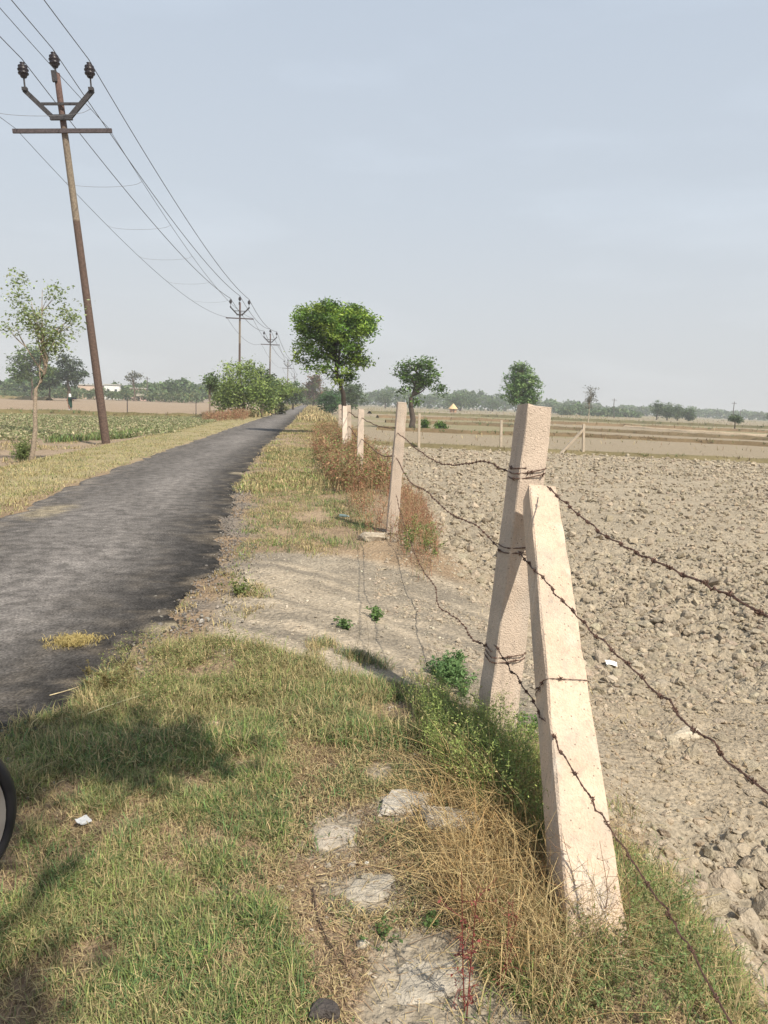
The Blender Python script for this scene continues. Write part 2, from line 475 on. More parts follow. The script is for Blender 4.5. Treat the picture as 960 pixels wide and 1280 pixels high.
def tufts(G, x, y, per, L0, W0, w_, spread=.05, lean=.9, zoff=0, dry=.9):
    n = len(x)
    if n == 0: return
    k = per
    tc_ = palette(n, w_)
    gm = sst(.46, .60, fbm(x * 2.3, y * 2.3, 3, 77)) * (rng.random(n) < .8)      # straw takes over in patches
    dryc = palette(n, {STRAW: 5, (.36, .27, .14): 2, OLIVE: 1})
    if dry: tc_ = tc_ * (1 - gm[:, None] * dry) + dryc * gm[:, None] * dry
    x = np.repeat(x, k) + rng.normal(0, spread, n * k); y = np.repeat(y, k) + rng.normal(0, spread, n * k)
    ok = ~((x < edge_r(y) - .05) & (x > edge_l(y) + .05)) & (rng.random(len(x)) > .96 * bare(x, y))
    C = np.repeat(tc_, k, 0) * (1 + .2 * rng.standard_normal((n * k, 1)))
    st = rng.random(n * k) < .22
    C[st] = jit(STRAW, st.sum())
    C = np.clip(C, .01, .8)
    lt = np.repeat(rng.uniform(.6, 1.3, n), k) * rng.uniform(.5, 1.2, n * k) * L0
    P = np.stack([x, y, hgt(x, y) - .006 + zoff], -1)
    az = rng.uniform(0, 2 * math.pi, n * k)
    ln = np.abs(rng.normal(lean, .4, n * k)).clip(0, 1.45)
    wd = W0 * rng.uniform(.6, 1.4, n * k)
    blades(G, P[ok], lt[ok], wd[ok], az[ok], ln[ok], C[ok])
def stems(G, x, y, h, r, w_, nl=0, lsize=.02, lw=None, lean=.35, branch=0, zoff=0, seg=4, bc=None):
    """upright plants: a thin bent stem, optional side twigs and small leaves"""
    kb = rng.random(len(x)) > .97 * bare(x, y); x, y = x[kb], y[kb]
    n = len(x)
    P0 = np.stack([x, y, hgt(x, y) + zoff], -1)
    az = rng.uniform(0, 2 * math.pi, n); ln = np.abs(rng.normal(lean, lean * .6, n))
    hh = h * rng.uniform(.5, 1.2, n)
    C = palette(n, w_)
    d = np.stack([np.cos(az), np.sin(az), 0 * az], -1)
    def pt(t): return P0 + d * (hh * ln * t ** 1.7)[:, None] + np.array([0, 0, 1.]) * (hh * t * (1 - .25 * ln * t))[:, None]
    def ribbon(A, B, w0, w1, Cc):
        s = np.cross(B - A, rng.standard_normal(A.shape)); s /= np.linalg.norm(s, axis=1)[:, None] + 1e-9
        V = np.stack([A - s * w0, A + s * w0, B + s * w1, B - s * w1], 1)
        G.batch(V, [(0, 1, 2), (0, 2, 3)], Cc)
    ts = np.linspace(0, 1, seg + 1)
    for a_, b_ in zip(ts[:-1], ts[1:]): ribbon(pt(a_), pt(b_), r * (1 - .6 * a_), r * (1 - .6 * b_), C)
    for q in range(branch):
        t = rng.uniform(.25, .95, n)[:, None][:, 0]
        A = P0 + d * (hh * ln * t ** 1.7)[:, None] + np.array([0, 0, 1.]) * (hh * t * (1 - .25 * ln * t))[:, None]
        v = rng.standard_normal((n, 3)); v[:, 2] = np.abs(v[:, 2]) + .4
        v /= np.linalg.norm(v, axis=1)[:, None]
        B = A + v * (hh * rng.uniform(.12, .35, n))[:, None]
        ribbon(A, B, r * .6, r * .3, C)
        if nl:
            tt = rng.random((n, nl))
            LP = A[:, None] + (B - A)[:, None] * tt[..., None] + rng.normal(0, lsize * .5, (n, nl, 3))
            LP = LP.reshape(-1, 3)
            leaves(G, LP, lsize * rng.uniform(.6, 1.4, len(LP)), palette(len(LP), lw or w_), asp=.4)

BP = [(418, 1036, .15), (503, 1008, .15), (556, 1030, .13), (462, 1112, .14), (545, 1220, .22), (600, 1265, .22), (520, 1270, .2), (470, 965, .10)]
BP = [(gp(a, b)[:2], r * .78) for a, b, r in BP]
def bare(x, y):                          # places worn bare of grass and straw
    m = np.zeros(np.shape(x))
    for q, r in BP: m = np.maximum(m, sst(1.15, .75, np.hypot(x - q[0], y - q[1]) / r + (fbm(x * 9, y * 9, 3, 47) - .5) * .9))
    return m
# ---- grass on the verge near the viewer (nobody could count the blades)
G = Geo()
def clump(s, f=2.5, lo=.42, hi=.62): return lambda x, y: sst(lo, hi, fbm(x * f, y * f, 3, s))
mixed = {GREEN: 3, OLIVE: 3, STRAW: 4}
greenw = {GREEN: 5, LIME: 3, OLIVE: 3, STRAW: 2}
dryw = {STRAW: 5, OLIVE: 2, LIME: 1}
near_left = poly([(-60, 960), (60, 890), (200, 850), (330, 850), (360, 960), (350, 1100), (400, 1300), (-60, 1330)])
thatch = {STRAW: 2, (.32, .225, .135): 4, (.20, .13, .08): 5, (.12, .08, .05): 3, OLIVE: 1}
x, y = scatter(poly([(-60, 960), (60, 900), (560, 900), (600, 1000), (560, 1320), (-60, 1330)]), 6000, lambda x, y: .35 + .65 * sst(.4, .6, fbm(x * 3, y * 3, 4, 80)))
tufts(G, x, y, 7, .045, .0024, thatch, .035, 1.45, dry=0)
x, y = scatter(near_left, 4200, lambda x, y: .05 + .95 * sst(.42, .60, fbm(x * 6.5, y * 6.5, 4, 180)))
tufts(G, x, y, 22, .062, .0028, {GREEN: 6, (.10, .16, .055): 2, (.25, .30, .10): 3, LIME: 3, OLIVE: 3, (.33, .31, .14): 1}, .019, .85, dry=.25)
x, y = scatter(near_left, 900)
tufts(G, x, y, 12, .06, .0024, {STRAW: 3, (.36, .29, .14): 2}, .022, 1.0, dry=0)
topband = poly([(-20, 950), (40, 890), (110, 850), (170, 820), (260, 800), (380, 830), (520, 860), (540, 940), (380, 930), (200, 960), (0, 1010)])
x, y = scatter(topband, 5200, clump(81, 4, .36, .55))
tufts(G, x, y, 9, .095, .0036, greenw, .03, .95, dry=.5)
sh_ = poly([(395, 795), (530, 825), (570, 865), (430, 870), (380, 850)])
x, y = scatter(sh_, 520, clump(182, 5, .4, .55))
tufts(G, x, y, 10, .08, .0035, {GREEN: 4, OLIVE: 3, STRAW: 3}, .03, .9, dry=.4)
mid = poly([(330, 860), (540, 850), (560, 960), (520, 1000), (360, 1000)])
x, y = scatter(mid, 1500, clump(82, 4))
tufts(G, x, y, 8, .06, .0035, mixed, .03, 1.0)
litter = poly([(330, 940), (600, 960), (640, 1300), (380, 1300), (340, 1100)])
x, y = scatter(litter, 1100, clump(83, 5, .5, .7))
tufts(G, x, y, 8, .05, .004, mixed, .03, 1.1)
x, y = scatter(poly([(740, 1010), (800, 960), (860, 1060), (960, 1190), (1000, 1330), (880, 1330), (850, 1150)]), 420, clump(184, 6, .45, .6))
tufts(G, x, y, 8, .08, .003, {GREEN: 2, LIME: 2, STRAW: 6}, .04, .9)
rightlow = poly([(620, 1120), (760, 1130), (800, 1040), (900, 1150), (960, 1290), (960, 1330), (560, 1330)])
x, y = scatter(rightlow, 3600, clump(84, 4, .3, .55))
tufts(G, x, y, 8, .085, .003, {GREEN: 3, LIME: 3, STRAW: 5}, .03, .85)
verge1 = poly([(270, 775), (335, 560), (440, 560), (470, 640), (460, 690), (330, 700), (290, 740), (330, 800)])
x, y = scatter(verge1, 6500, lambda x, y: (.04 + .96 * sst(.42, .6, fbm(x * 2.2, y * 2.2, 4, 85))) * (1 - .9 * sst(.3, .7, ramp_mask(x, y))))
tufts(G, x, y, 8, .062, .0055, {GREEN: 3, LIME: 3, OLIVE: 2, STRAW: 2}, .05, 1.05)
x, y = scatter(verge1, 900, lambda x, y: sst(.52, .64, fbm(x * 3, y * 3, 3, 185)) * (1 - (ramp_mask(x, y) > .5)))
tufts(G, x, y, 12, .12, .005, {GREEN: 4, LIME: 2}, .04, .8, dry=0)
patch = poly([(200, 790), (260, 690), (340, 720), (330, 760), (260, 800)])
x, y = scatter(patch, 500, clump(86, 5, .5, .7)); tufts(G, x, y, 8, .07, .005, dryw, .04, 1.0)
verge2 = np.array([(-1.45, 12), (-1.5, 60), (1.6, 60), (1.3, 20), (1.1, 12)])
x, y = scatter(verge2, 9000, lambda x, y: (12 / y) ** .8 * (.15 + .85 * sst(.35, .55, fbm(x * 1.2, y * .8, 3, 87))))
tufts(G, x, y, 7, .11, .013, {LIME: 4, OLIVE: 3, STRAW: 4}, .12, 1.0)
verge3 = np.array([(-1.5, 55), (-1.5, 300), (3.5, 300), (2.2, 55)])
x, y = scatter(verge3, 2500); tufts(G, x, y, 5, .4, .08, {OLIVE: 3, STRAW: 4}, .3, .8)
x = rng.normal(-.12, .0, 1); 
q = gp(92, 806); x = q[0] + rng.normal(0, .06, 220); y = q[1] + rng.normal(0, .05, 220)
C = jit((.42, .33, .13), 220 * 5)
P = np.stack([np.repeat(x, 5), np.repeat(y, 5), np.full(1100, .022)], -1) + rng.normal(0, [.02, .02, 0], (1100, 3))
blades(G, P, rng.uniform(.02, .06, 1100), np.full(1100, .004), rng.uniform(0, 6.3, 1100), rng.uniform(.8, 1.4, 1100), C)
tag(link('verge_grass', G.mesh('verge_grass'), M_grass), kind='stuff')

G = Geo()
lv = np.stack([np.concatenate([EL[:, 1] + .05, EL[::-1, 1] - 1.9]), np.concatenate([EL[:, 0], EL[::-1, 0]])], -1)
lvp = np.array([(-3.65, 6), (-3.75, 9), (-4.05, 13), (-4.2, 20), (-4.3, 45), (-4.3, 90), (-7.0, 90), (-6.6, 45), (-6.8, 20), (-6.2, 10), (-5.8, 6)])
x, y = scatter(lvp, 15000, lambda x, y: (9 / y).clip(0, 1) ** 1.1 * (.35 + .65 * sst(.35, .55, fbm(x * 1.2, y * 1.2, 3, 88))))
tufts(G, x, y, 8, .075, .008, {(.34, .33, .14): 6, LIME: 3, GREEN: 2, (.40, .34, .17): 5}, .1, 1.1, dry=.7)
x, y = scatter(np.array([(-6, 12), (-6, 30), (-13, 30), (-9, 12)]), 1600, clump(89, .8, .5, .7)); tufts(G, x, y, 5, .12, .014, dryw, .1, 1.0)
x, y = scatter(np.array([(-4.3, 60), (-4.3, 300), (-11, 300), (-8, 60)]), 2500); tufts(G, x, y, 5, .4, .09, {LIME: 3, OLIVE: 3, STRAW: 4}, .3, .8)
tag(link('roadside_grass', G.mesh('roadside_grass'), M_grass), kind='stuff')

# ---- straw lying on the ground
G = Geo()
x, y = scatter(poly([(60, 900), (600, 880), (800, 1000), (960, 1300), (0, 1320)]), 15000, lambda x, y: (.25 + .75 * sst(.4, .6, fbm(x * 3, y * 3, 3, 90))) * (1 - .85 * bare(x, y)))
n = len(x)
az = rng.uniform(0, 6.3, n); ln = rng.lognormal(math.log(.028), .6, n).clip(.008, .2)
A = np.stack([x, y, hgt(x, y) + rng.uniform(.002, .02, n)], -1)
B = A + np.stack([np.cos(az) * ln, np.sin(az) * ln, rng.normal(0, .006, n)], -1)
s = np.stack([-np.sin(az), np.cos(az), 0 * az], -1) * rng.uniform(.0005, .0012, n)[:, None]
x2, y2 = scatter(np.array([(1.3, 1), (4, 1), (9, 13), (1.6, 13)]), 1500)
m2 = len(x2); a2 = rng.uniform(0, 6.3, m2); l2 = rng.uniform(.03, .14, m2); A2 = np.stack([x2, y2, hgt(x2, y2) + rng.uniform(.01, .04, m2)], -1)
B2 = A2 + np.stack([np.cos(a2) * l2, np.sin(a2) * l2, rng.normal(0, .02, m2)], -1); s2_ = np.stack([-np.sin(a2), np.cos(a2), 0 * a2], -1) * .0016
G.batch(np.stack([A2 - s2_, A2 + s2_, B2 + s2_, B2 - s2_], 1), [(0, 1, 2), (0, 2, 3)], palette(m2, {STRAW: 3, (.30, .2, .12): 2}))
G.batch(np.stack([A - s, A + s, B + s, B - s], 1), [(0, 1, 2), (0, 2, 3)], palette(n, {STRAW: 4, (.30, .2, .12): 4, (.52, .42, .25): 1}))
tag(link('straw_litter', G.mesh('straw_litter'), M_grass), kind='stuff')

# ---- tall green weeds and dry stalks round the near post and strut
G = Geo()
w1 = poly([(515, 885), (600, 925), (690, 985), (700, 1095), (610, 1040), (550, 985)])
x, y = scatter(w1, 520)
stems(G, x, y, .25, .0012, {GREEN: 3, LIME: 4}, nl=4, lsize=.012, lw={(.22, .28, .08): 4, (.31, .36, .11): 5, OLIVE: 2, STRAW: 1}, lean=.3, branch=8)
tufts(G, x, y, 9, .19, .0024, {(.19, .25, .08): 3, (.28, .33, .10): 4, OLIVE: 2, STRAW: 2}, .03, .5, dry=.25)
x, y = scatter(poly([(560, 800), (545, 830), (585, 840), (580, 800)]), 50)
stems(G, x, y, .12, .0012, {GREEN: 1}, nl=8, lsize=.025, lw={(.12, .2, .07): 1}, lean=.5, branch=6)
x, y = scatter(poly([(120, 850), (170, 800), (340, 810), (360, 870), (230, 900), (130, 905)]), 420)
stems(G, x, y, .13, .001, {LIME: 2, OLIVE: 3, STRAW: 2}, nl=4, lsize=.010, lean=.5, branch=6)
x, y = scatter(poly([(760, 1090), (850, 1090), (900, 1200), (900, 1290), (680, 1290), (690, 1200)]), 330)
stems(G, x, y, .14, .001, {GREEN: 3, LIME: 2, STRAW: 3}, nl=3, lsize=.011, lw={(.16, .22, .08): 2, OLIVE: 2}, lean=.5, branch=7)
x, y = scatter(poly([(505, 695), (508, 665), (535, 665), (548, 700)]), 60)
stems(G, x, y, .22, .002, {GREEN: 3, LIME: 2}, nl=6, lsize=.026, lw={(.10, .16, .04): 3, LIME: 2}, lean=.35, branch=6)
tag(link('green_weeds', G.mesh('green_weeds'), M_grass), kind='stuff')
G = Geo()
w2 = poly([(560, 960), (690, 1030), (700, 1120), (790, 1180), (700, 1300), (600, 1270), (560, 1120)])
x, y = scatter(w2, 850)
dr = {STRAW: 6, (.42, .30, .14): 4, (.28, .16, .08): 2}
stems(G, x, y, .24, .0011, dr, lean=.75, branch=3, nl=0)
x2, y2 = scatter(poly([(540, 990), (640, 1010), (700, 1100), (700, 1180), (600, 1200), (520, 1090)]), 420)
n2_ = len(x2); Pq = np.stack([x2, y2, hgt(x2, y2)], -1)
blades(G, Pq, rng.uniform(.2, .42, n2_), np.full(n2_, .0026), rng.normal(math.pi + .3, .9, n2_), rng.uniform(.6, 1.35, n2_), palette(n2_, {(.50, .37, .18): 3, (.42, .27, .12): 2}))
tufts(G, x, y, 4, .17, .003, dr, .03, 1.1)
x, y = scatter(poly([(430, 600), (400, 540), (440, 530), (500, 600), (545, 650), (520, 690), (440, 670)]), 2600)
dr2 = {(.34, .19, .11): 5, (.27, .125, .075): 5, (.42, .32, .18): 2, OLIVE: 2}
stems(G, x, y, .38, .003, dr2, lean=.35, branch=6, nl=1, lsize=.03)
x, y = scatter(poly([(496, 690), (504, 600), (530, 610), (552, 700), (525, 715)]), 700)
stems(G, x, y, .30, .002, dr2, lean=.35, branch=6, nl=1, lsize=.02)
x, y = scatter(np.array([(.35, 12), (.1, 20), (.2, 34), (2.0, 34), (1.6, 22), (1.5, 12)]), 2400)
stems(G, x, y, .62, .006, dr2, lean=.35, branch=6, nl=2, lsize=.06, lw={OLIVE: 2, (.33, .2, .11): 3, LIME: 1})
x, y = scatter(np.array([(-7.6, 52), (-4.9, 52), (-5.2, 64), (-9.5, 64)]), 500)
stems(G, x, y, .7, .012, dr2, lean=.3, branch=5, nl=2, lsize=.1)
tag(link('dry_brush', G.mesh('dry_brush'), M_grass), kind='stuff')

# ---- leafy crop in the left field
G = Geo()
cp = poly([(-260, 568), (0, 551), (215, 549), (262, 533), (285, 521), (150, 523), (0, 519), (-400, 530)], LZ)
x, y = scatter(cp, 15000, lambda x, y: .3 + .7 * sst(.3, .6, fbm(x * .6, y * .25, 3, 92)))
n = len(x); k = 5
P = np.stack([np.repeat(x, k), np.repeat(y, k), np.repeat(hgt(x, y), k)], -1) + rng.normal(0, [.14, .14, .0], (n * k, 3)) + np.stack([0 * np.repeat(x, k)] * 2 + [rng.uniform(.03, .2, n * k)], -1)
leaves(G, P, rng.uniform(.06, .15, n * k), palette(n * k, {(.25, .27, .13): 4, (.17, .20, .08): 4, (.42, .37, .22): 4}), up=.7, asp=.6)
tag(link('leafy_crop', G.mesh('leafy_crop'), M_leaf), kind='stuff')

# ---- earth clods in the ploughed field (uncountable)
def ico(sub):
    t = (1 + 5 ** .5) / 2
    V = [(-1, t, 0), (1, t, 0), (-1, -t, 0), (1, -t, 0), (0, -1, t), (0, 1, t), (0, -1, -t), (0, 1, -t), (t, 0, -1), (t, 0, 1), (-t, 0, -1), (-t, 0, 1)]
    F = [(0, 11, 5), (0, 5, 1), (0, 1, 7), (0, 7, 10), (0, 10, 11), (1, 5, 9), (5, 11, 4), (11, 10, 2), (10, 7, 6), (7, 1, 8), (3, 9, 4), (3, 4, 2), (3, 2, 6), (3, 6, 8), (3, 8, 9), (4, 9, 5), (2, 4, 11), (6, 2, 10), (8, 6, 7), (9, 8, 1)]
    V = [np.array(v) / np.linalg.norm(v) for v in V]
    for _ in range(sub):
        ca = {}; F2 = []
        def mid_(a, b):
            k = (min(a, b), max(a, b))
            if k not in ca: m_ = V[a] + V[b]; V.append(m_ / np.linalg.norm(m_)); ca[k] = len(V) - 1
            return ca[k]
        for a, b, c in F:
            ab, bc, ac = mid_(a, b), mid_(b, c), mid_(a, c)
            F2 += [(a, ab, ac), (b, bc, ab), (c, ac, bc), (ab, bc, ac)]
        F = F2
    return np.array(V), np.array(F)
def clods(G, x, y, r, sub, C, sink=.3):
    V0, F = ico(sub)
    n = len(x)
    D = 1 + .0 * rng.random((n, len(V0)))
    for _ in range(5):
        a_ = rng.standard_normal((n, 3)); a_ /= np.linalg.norm(a_, axis=1)[:, None]
        dt = a_ @ V0.T                                   # cut facets off the lump
        lim = rng.uniform(.3, .75, n)[:, None]
        D = np.where(dt * D > lim, lim / np.maximum(dt, .05), D)
    D *= 1 + (.07 if sub else .11) * rng.standard_normal((n, len(V0)))
    V = V0[None] * D[..., None] * rng.uniform(.7, 1.3, (n, 1, 3)) * np.array([1, 1, .75])
    th = rng.uniform(0, 6.3, n); c, s = np.cos(th)[:, None], np.sin(th)[:, None]
    tl = rng.normal(0, .5, n); ct, st = np.cos(tl)[:, None], np.sin(tl)[:, None]
    vx, vy, vz = V[..., 0], V[..., 1] * ct - V[..., 2] * st, V[..., 1] * st + V[..., 2] * ct
    V = np.stack([vx * c - vy * s, vx * s + vy * c, vz], -1) * r[:, None, None]
    V += np.stack([x, y, hgt(x, y) + r * (.5 - sink)], -1)[:, None]
    G.batch(V, F, C)
G = Geo()
def fieldkeep(x, y):
    fe = field_edge(y)
    return (.45 + .55 * sst(.35, .6, fbm(x * .9, y * .45, 3, 48))) * sst(fe - .15, fe + .3, x) * (1 - .9 * track_mask(x, y)) * (1 - .95 * (ramp_mask(x, y) > .3) * (x < 1.9))
nf = poly([(650, 760), (1000, 760), (1000, 1330), (860, 1330), (740, 1050), (700, 900)], FZ)
x, y = scatter(np.array([(1.0, .6), (4.2, .6), (6.5, 8.0), (1.0, 8.0)]), 12500, fieldkeep)
r = rng.lognormal(math.log(.019), .55, len(x)).clip(.006, .075)
csoil = lambda n: jit((.345, .288, .212), n, .13)
big = r > .017
clods(G, x[big], y[big], r[big] * (1 + .35 * sst(3, 1.8, y[big])), 1, csoil(big.sum()), .5)
clods(G, x[~big], y[~big], r[~big], 0, csoil((~big).sum()), .3)
def far_keep(x, y): return fieldkeep(x, y) * ((8.0 / y) ** 1.1)
x, y = scatter(np.array([(1.0, 7.5), (6.3, 7.5), (21.5, 29.8), (12, 31.4), (6, 32.4), (1.0, 33.2)]), 42000, far_keep)
r = (rng.lognormal(math.log(.022), .5, len(x)) * (.8 + y / 24)).clip(.010, .12)
clods(G, x, y, r, 0, csoil(len(x)), .4)
tag(link('soil_clods', G.mesh('soil_clods'), M_clod), kind='stuff')
# crumbs of earth and grit on verge and ramp
G = Geo()
x, y = scatter(np.array([(.75, 3.6), (2.1, 3.4), (2.3, 6.5), (1.5, 9.5), (.9, 9.0), (.55, 6)]), 5200, lambda x, y: sst(.42, .6, fbm(x * 3, y * 3, 3, 46)))
clods(G, x, y, rng.lognormal(math.log(.010), .6, len(x)).clip(.003, .05), 0, jit((.38, .315, .235), len(x), .12), .5)
x, y = scatter(np.array([(1.4, 2.4), (5.0, 3.0), (5.5, 4.6), (1.4, 4.4)]), 5200)
clods(G, x, y, rng.lognormal(math.log(.007), .6, len(x)).clip(.003, .03), 0, jit((.355, .285, .20), len(x), .12), .35)
x, y = scatter(poly([(250, 800), (310, 690), (560, 690), (720, 860), (960, 1000), (960, 1300), (300, 1300), (380, 900)]), 2600)
clods(G, x, y, rng.lognormal(math.log(.006), .5, len(x)).clip(.003, .025), 0, jit((.42, .37, .29), len(x), .15), .2)
yy = rng.uniform(2.5, 14, 3200); x = edge_r(yy) + rng.normal(.0, .16, 3200)
clods(G, x, yy, rng.lognormal(math.log(.006), .4, len(x)).clip(.003, .02) + .004, 0, jit((.2, .18, .16), len(x), .35), -.6)
tag(link('gravel', G.mesh('gravel'), M_clod), kind='stuff')

# ---- field bunds: low earth banks with dry grass
def bund(pts, z, wd, hh, c1=(.17, .14, .075), dens=6, gl=.22):
    P = np.array(pts)
    seg = np.r_[0, np.cumsum(np.hypot(*np.diff(P, axis=0).T))]
    n = max(30, int(seg[-1] / max(.4, wd * .5))); t = np.linspace(0, seg[-1], n)
    cx, cy_ = np.interp(t, seg, P[:, 0]), np.interp(t, seg, P[:, 1])
    cx = cx + (fbm(t * .25, t * 0, 3, 95) - .5) * wd; cy_ = cy_ + (fbm(t * .3, t * 0 + 5, 3, 96) - .5) * wd * 1.2
    dx, dy = np.gradient(cx), np.gradient(cy_); ll = np.hypot(dx, dy); nx_, ny_ = -dy / ll, dx / ll
    pr = [(-1, -.15), (-.55, .55), (-.15, 1), (.25, .95), (.6, .5), (1, -.15)]
    V = np.stack([np.stack([cx + nx_ * wd * a * (1 + .3 * (vn(t, t * 0, 97) - .5)), cy_ + ny_ * wd * a, z + hh * b * (.7 + .6 * vn(t * .8, t * 0 + a * 3, 98))], -1) for a, b in pr], 1)
    a = (np.arange(n - 1)[:, None] * 6 + np.arange(5)[None]).ravel()
    T = np.stack([a, a + 1, a + 7, a + 6], -1)
    cc = np.array(c1) * (.75 + .5 * fbm(V[..., 0] * .6, V[..., 1] * .6, 3, 99))[..., None]
    tag(link('field_bund', npmesh('field_bund', V, T, cc, True), M_soil), kind='structure')
    m = int(seg[-1] * dens); tt = rng.uniform(0, seg[-1], m); o = rng.normal(0, .5, m) * wd
    bx = np.interp(tt, t, cx + 0 * t) + np.interp(tt, t, nx_) * o; by = np.interp(tt, t, cy_) + np.interp(tt, t, ny_) * o
    k = 4
    Pb = np.stack([np.repeat(bx, k), np.repeat(by, k), np.full(m * k, z + hh * .4)], -1) + rng.normal(0, [wd * .15, wd * .15, .01], (m * k, 3))
    grn = sst(.5, .62, fbm(bx * .15, by * .15, 3, 100))
    C = palette(m, {OLIVE: 4, (.30, .23, .12): 3, (.19, .13, .08): 4}); C = C * (1 - grn[:, None]) + jit(GREEN, m) * grn[:, None]
    blades(Gb, Pb, rng.uniform(.5, 1.3, m * k) * gl, np.full(m * k, gl * .16), rng.uniform(0, 6.3, m * k), rng.uniform(.3, 1.2, m * k), np.repeat(C, k, 0))
Gb = Geo()
def bline(pts, z=FZ): return [tuple(gp(a, b, z)[:2]) for a, b in pts]
bund([(2.0, 34.2)] + bline([(560, 560), (626, 563), (730, 568), (960, 578), (1100, 584)]), FZ, .38, .16, gl=.2)
bund(bline([(470, 537), (600, 543), (720, 546), (960, 558), (1080, 563)]), FZ, .5, .26, (.16, .115, .065), 6, .28)
bund(bline([(480, 528), (600, 532), (720, 538), (960, 551), (1080, 556)]), FZ, .6, .3, (.16, .12, .07), 5, .3)
bund(bline([(470, 522), (600, 526), (720, 531), (960, 541), (1080, 546)]), FZ, .8, .36, (.19, .135, .08), 3, .4)
bund(bline([(460, 517), (600, 521), (740, 527), (960, 536), (1080, 541)]), FZ, 1.1, .5, (.13, .115, .06), 2, .6)
bund(bline([(780, 534), (860, 540), (960, 546)]), FZ, .3, .25, (.46, .36, .25), .5, .2)
bund(bline([(-300, 505), (0, 517), (60, 517), (150, 521), (250, 523), (282, 521)], LZ), LZ, .7, .35, (.15, .125, .06), 5, .35)
bund(bline([(60, 500.5), (0, 498), (-300, 487)], LZ), LZ, 1.5, .6, (.24, .19, .1), 2, .6)
x, y = scatter(poly([(165, 549), (190, 540), (150, 545), (60, 551), (60, 554)], LZ), 260)
P = np.stack([x, y, hgt(x, y)], -1); P = np.repeat(P, 8, 0) + rng.normal(0, [.1, .1, 0], (len(P) * 8, 3))
blades(Gb, P, rng.uniform(.15, .4, len(P)), np.full(len(P), .03), rng.uniform(0, 6.3, len(P)), rng.uniform(.2, 1, len(P)), palette(len(P), {GREEN: 3, OLIVE: 3, LIME: 2}))
tag(link('bund_grass', Gb.mesh('bund_grass'), M_grass), kind='stuff')
# dry stubble rows over the far fields
G = Geo()
x, y = scatter(np.array([(4, 36), (26, 36), (120, 170), (250, 330), (25, 330), (6, 120)]), 9000, lambda x, y: (50 / y).clip(0, 1) * sst(.4, .6, fbm(x * .05, y * .03, 3, 101)))
n = len(x); P = np.stack([x, y, hgt(x, y, False)], -1)
blades(G, P, rng.uniform(.1, .25, n) * (1 + y / 90), .02 * (1 + y / 50), rng.uniform(0, 6.3, n), rng.uniform(.3, 1.2, n), palette(n, {STRAW: 4, OLIVE: 2, (.3, .2, .12): 2}))
tag(link('field_stubble', G.mesh('field_stubble'), M_grass), kind='stuff')

# ---------------------------------------------------------------- trees
def bez(a, b, c, n):
    t = np.linspace(0, 1, n)[:, None]
    return (1 - t) ** 2 * a + 2 * t * (1 - t) * b + t * t * c
def make_tree(name, loc, trunk, lobes, ncl, per, lsize, cols, bark=(.12, .09, .065), tr=.12, csz=.35, limbs=14, asp=.45, up=.4, droop=0, hollow=.55, label=None, cat='tree', group=None):
    """trunk: points relative to loc; lobes: (x, y, z, rx, ry, rz) of the crown's masses"""
    t = empty(name, loc, label=label, cat=cat, group=group)
    G = Geo()
    T = np.array(trunk, float)
    k = np.linspace(0, len(T) - 1, 14)
    TP = np.stack([np.interp(k, range(len(T)), T[:, q]) for q in range(3)], -1)
    TP[1:-1] += rng.normal(0, tr * .22, (12, 3)) * np.array([1, 1, .3])
    rad = tr * (1.25 - .75 * np.linspace(0, 1, 14)); rad[0] *= 1.35
    cb = np.array(bark)
    G.tube(TP, rad, cb, 8)
    L_ = np.array(lobes, float)
    vol = (L_[:, 3] * L_[:, 4] * L_[:, 5]) ** .8
    which = rng.choice(len(L_), ncl, p=vol / vol.sum())
    d = rng.standard_normal((ncl, 3)); d /= np.linalg.norm(d, axis=1)[:, None]
    rr = rng.uniform(hollow, 1.0, ncl)[:, None]
    cc = L_[which, :3] + d * rr * L_[which, 3:6]
    for q in range(limbs):
        e = cc[rng.integers(ncl)]
        tgt = L_[which[q % ncl], :3] * .4 + e * .6
        s0 = TP[rng.integers(8, 14)]
        m_ = (s0 + tgt) / 2 + np.array([0, 0, -.1]) * np.linalg.norm(tgt - s0) + rng.normal(0, .08, 3) * np.linalg.norm(tgt - s0)
        B = bez(s0, m_, tgt, 7)
        G.tube(B, tr * np.linspace(.5, .12, 7), cb, 5)
        for _ in range(3):
            e2 = cc[np.argsort(np.linalg.norm(cc - tgt, axis=1))[rng.integers(0, min(12, ncl))]]
            B2 = bez(B[4], (B[4] + e2) / 2 + rng.normal(0, .06, 3), e2, 5)
            G.tube(B2, tr * np.linspace(.2, .05, 5), cb, 4, False)
    link('trunk', G.mesh('trunk', True), M_bark, t)
    G = Geo()
    P = np.repeat(cc, per, 0) + rng.normal(0, 1, (ncl * per, 3)) * csz * np.array([1, 1, .7])
    P[:, 2] -= np.abs(rng.normal(0, droop, len(P))) if droop else 0
    ctint = palette(ncl, cols)
    C = np.clip(np.repeat(ctint, per, 0) * (1 + .2 * rng.standard_normal((len(P), 1))), .01, .7)
    leaves(G, P, lsize * rng.uniform(.6, 1.4, len(P)), C, up, asp)
    link('crown', G.mesh('crown'), M_leaf, t)
    return t
def copy_tree(o, loc, s=1, rz=0, label=None, cat=None, group=None):
    c = o.copy(); col.objects.link(c)
    for ch in o.children:
        d = ch.copy(); col.objects.link(d); d.parent = c
    c.location = loc; c.scale = (s, s, s) if np.isscalar(s) else s; c.rotation_euler = (0, 0, rz)
    tag(c, label, cat, group)
    return c
def lob(base, px, py, y, wpx, hpx, deep=1.0):     # a crown lobe from its place beside the base
    c = aty(px, py, y) - np.array(base); k = y / FPX
    return (c[0], c[1], c[2], wpx * k, (wpx + hpx) / 2 * k * deep, hpx * k)
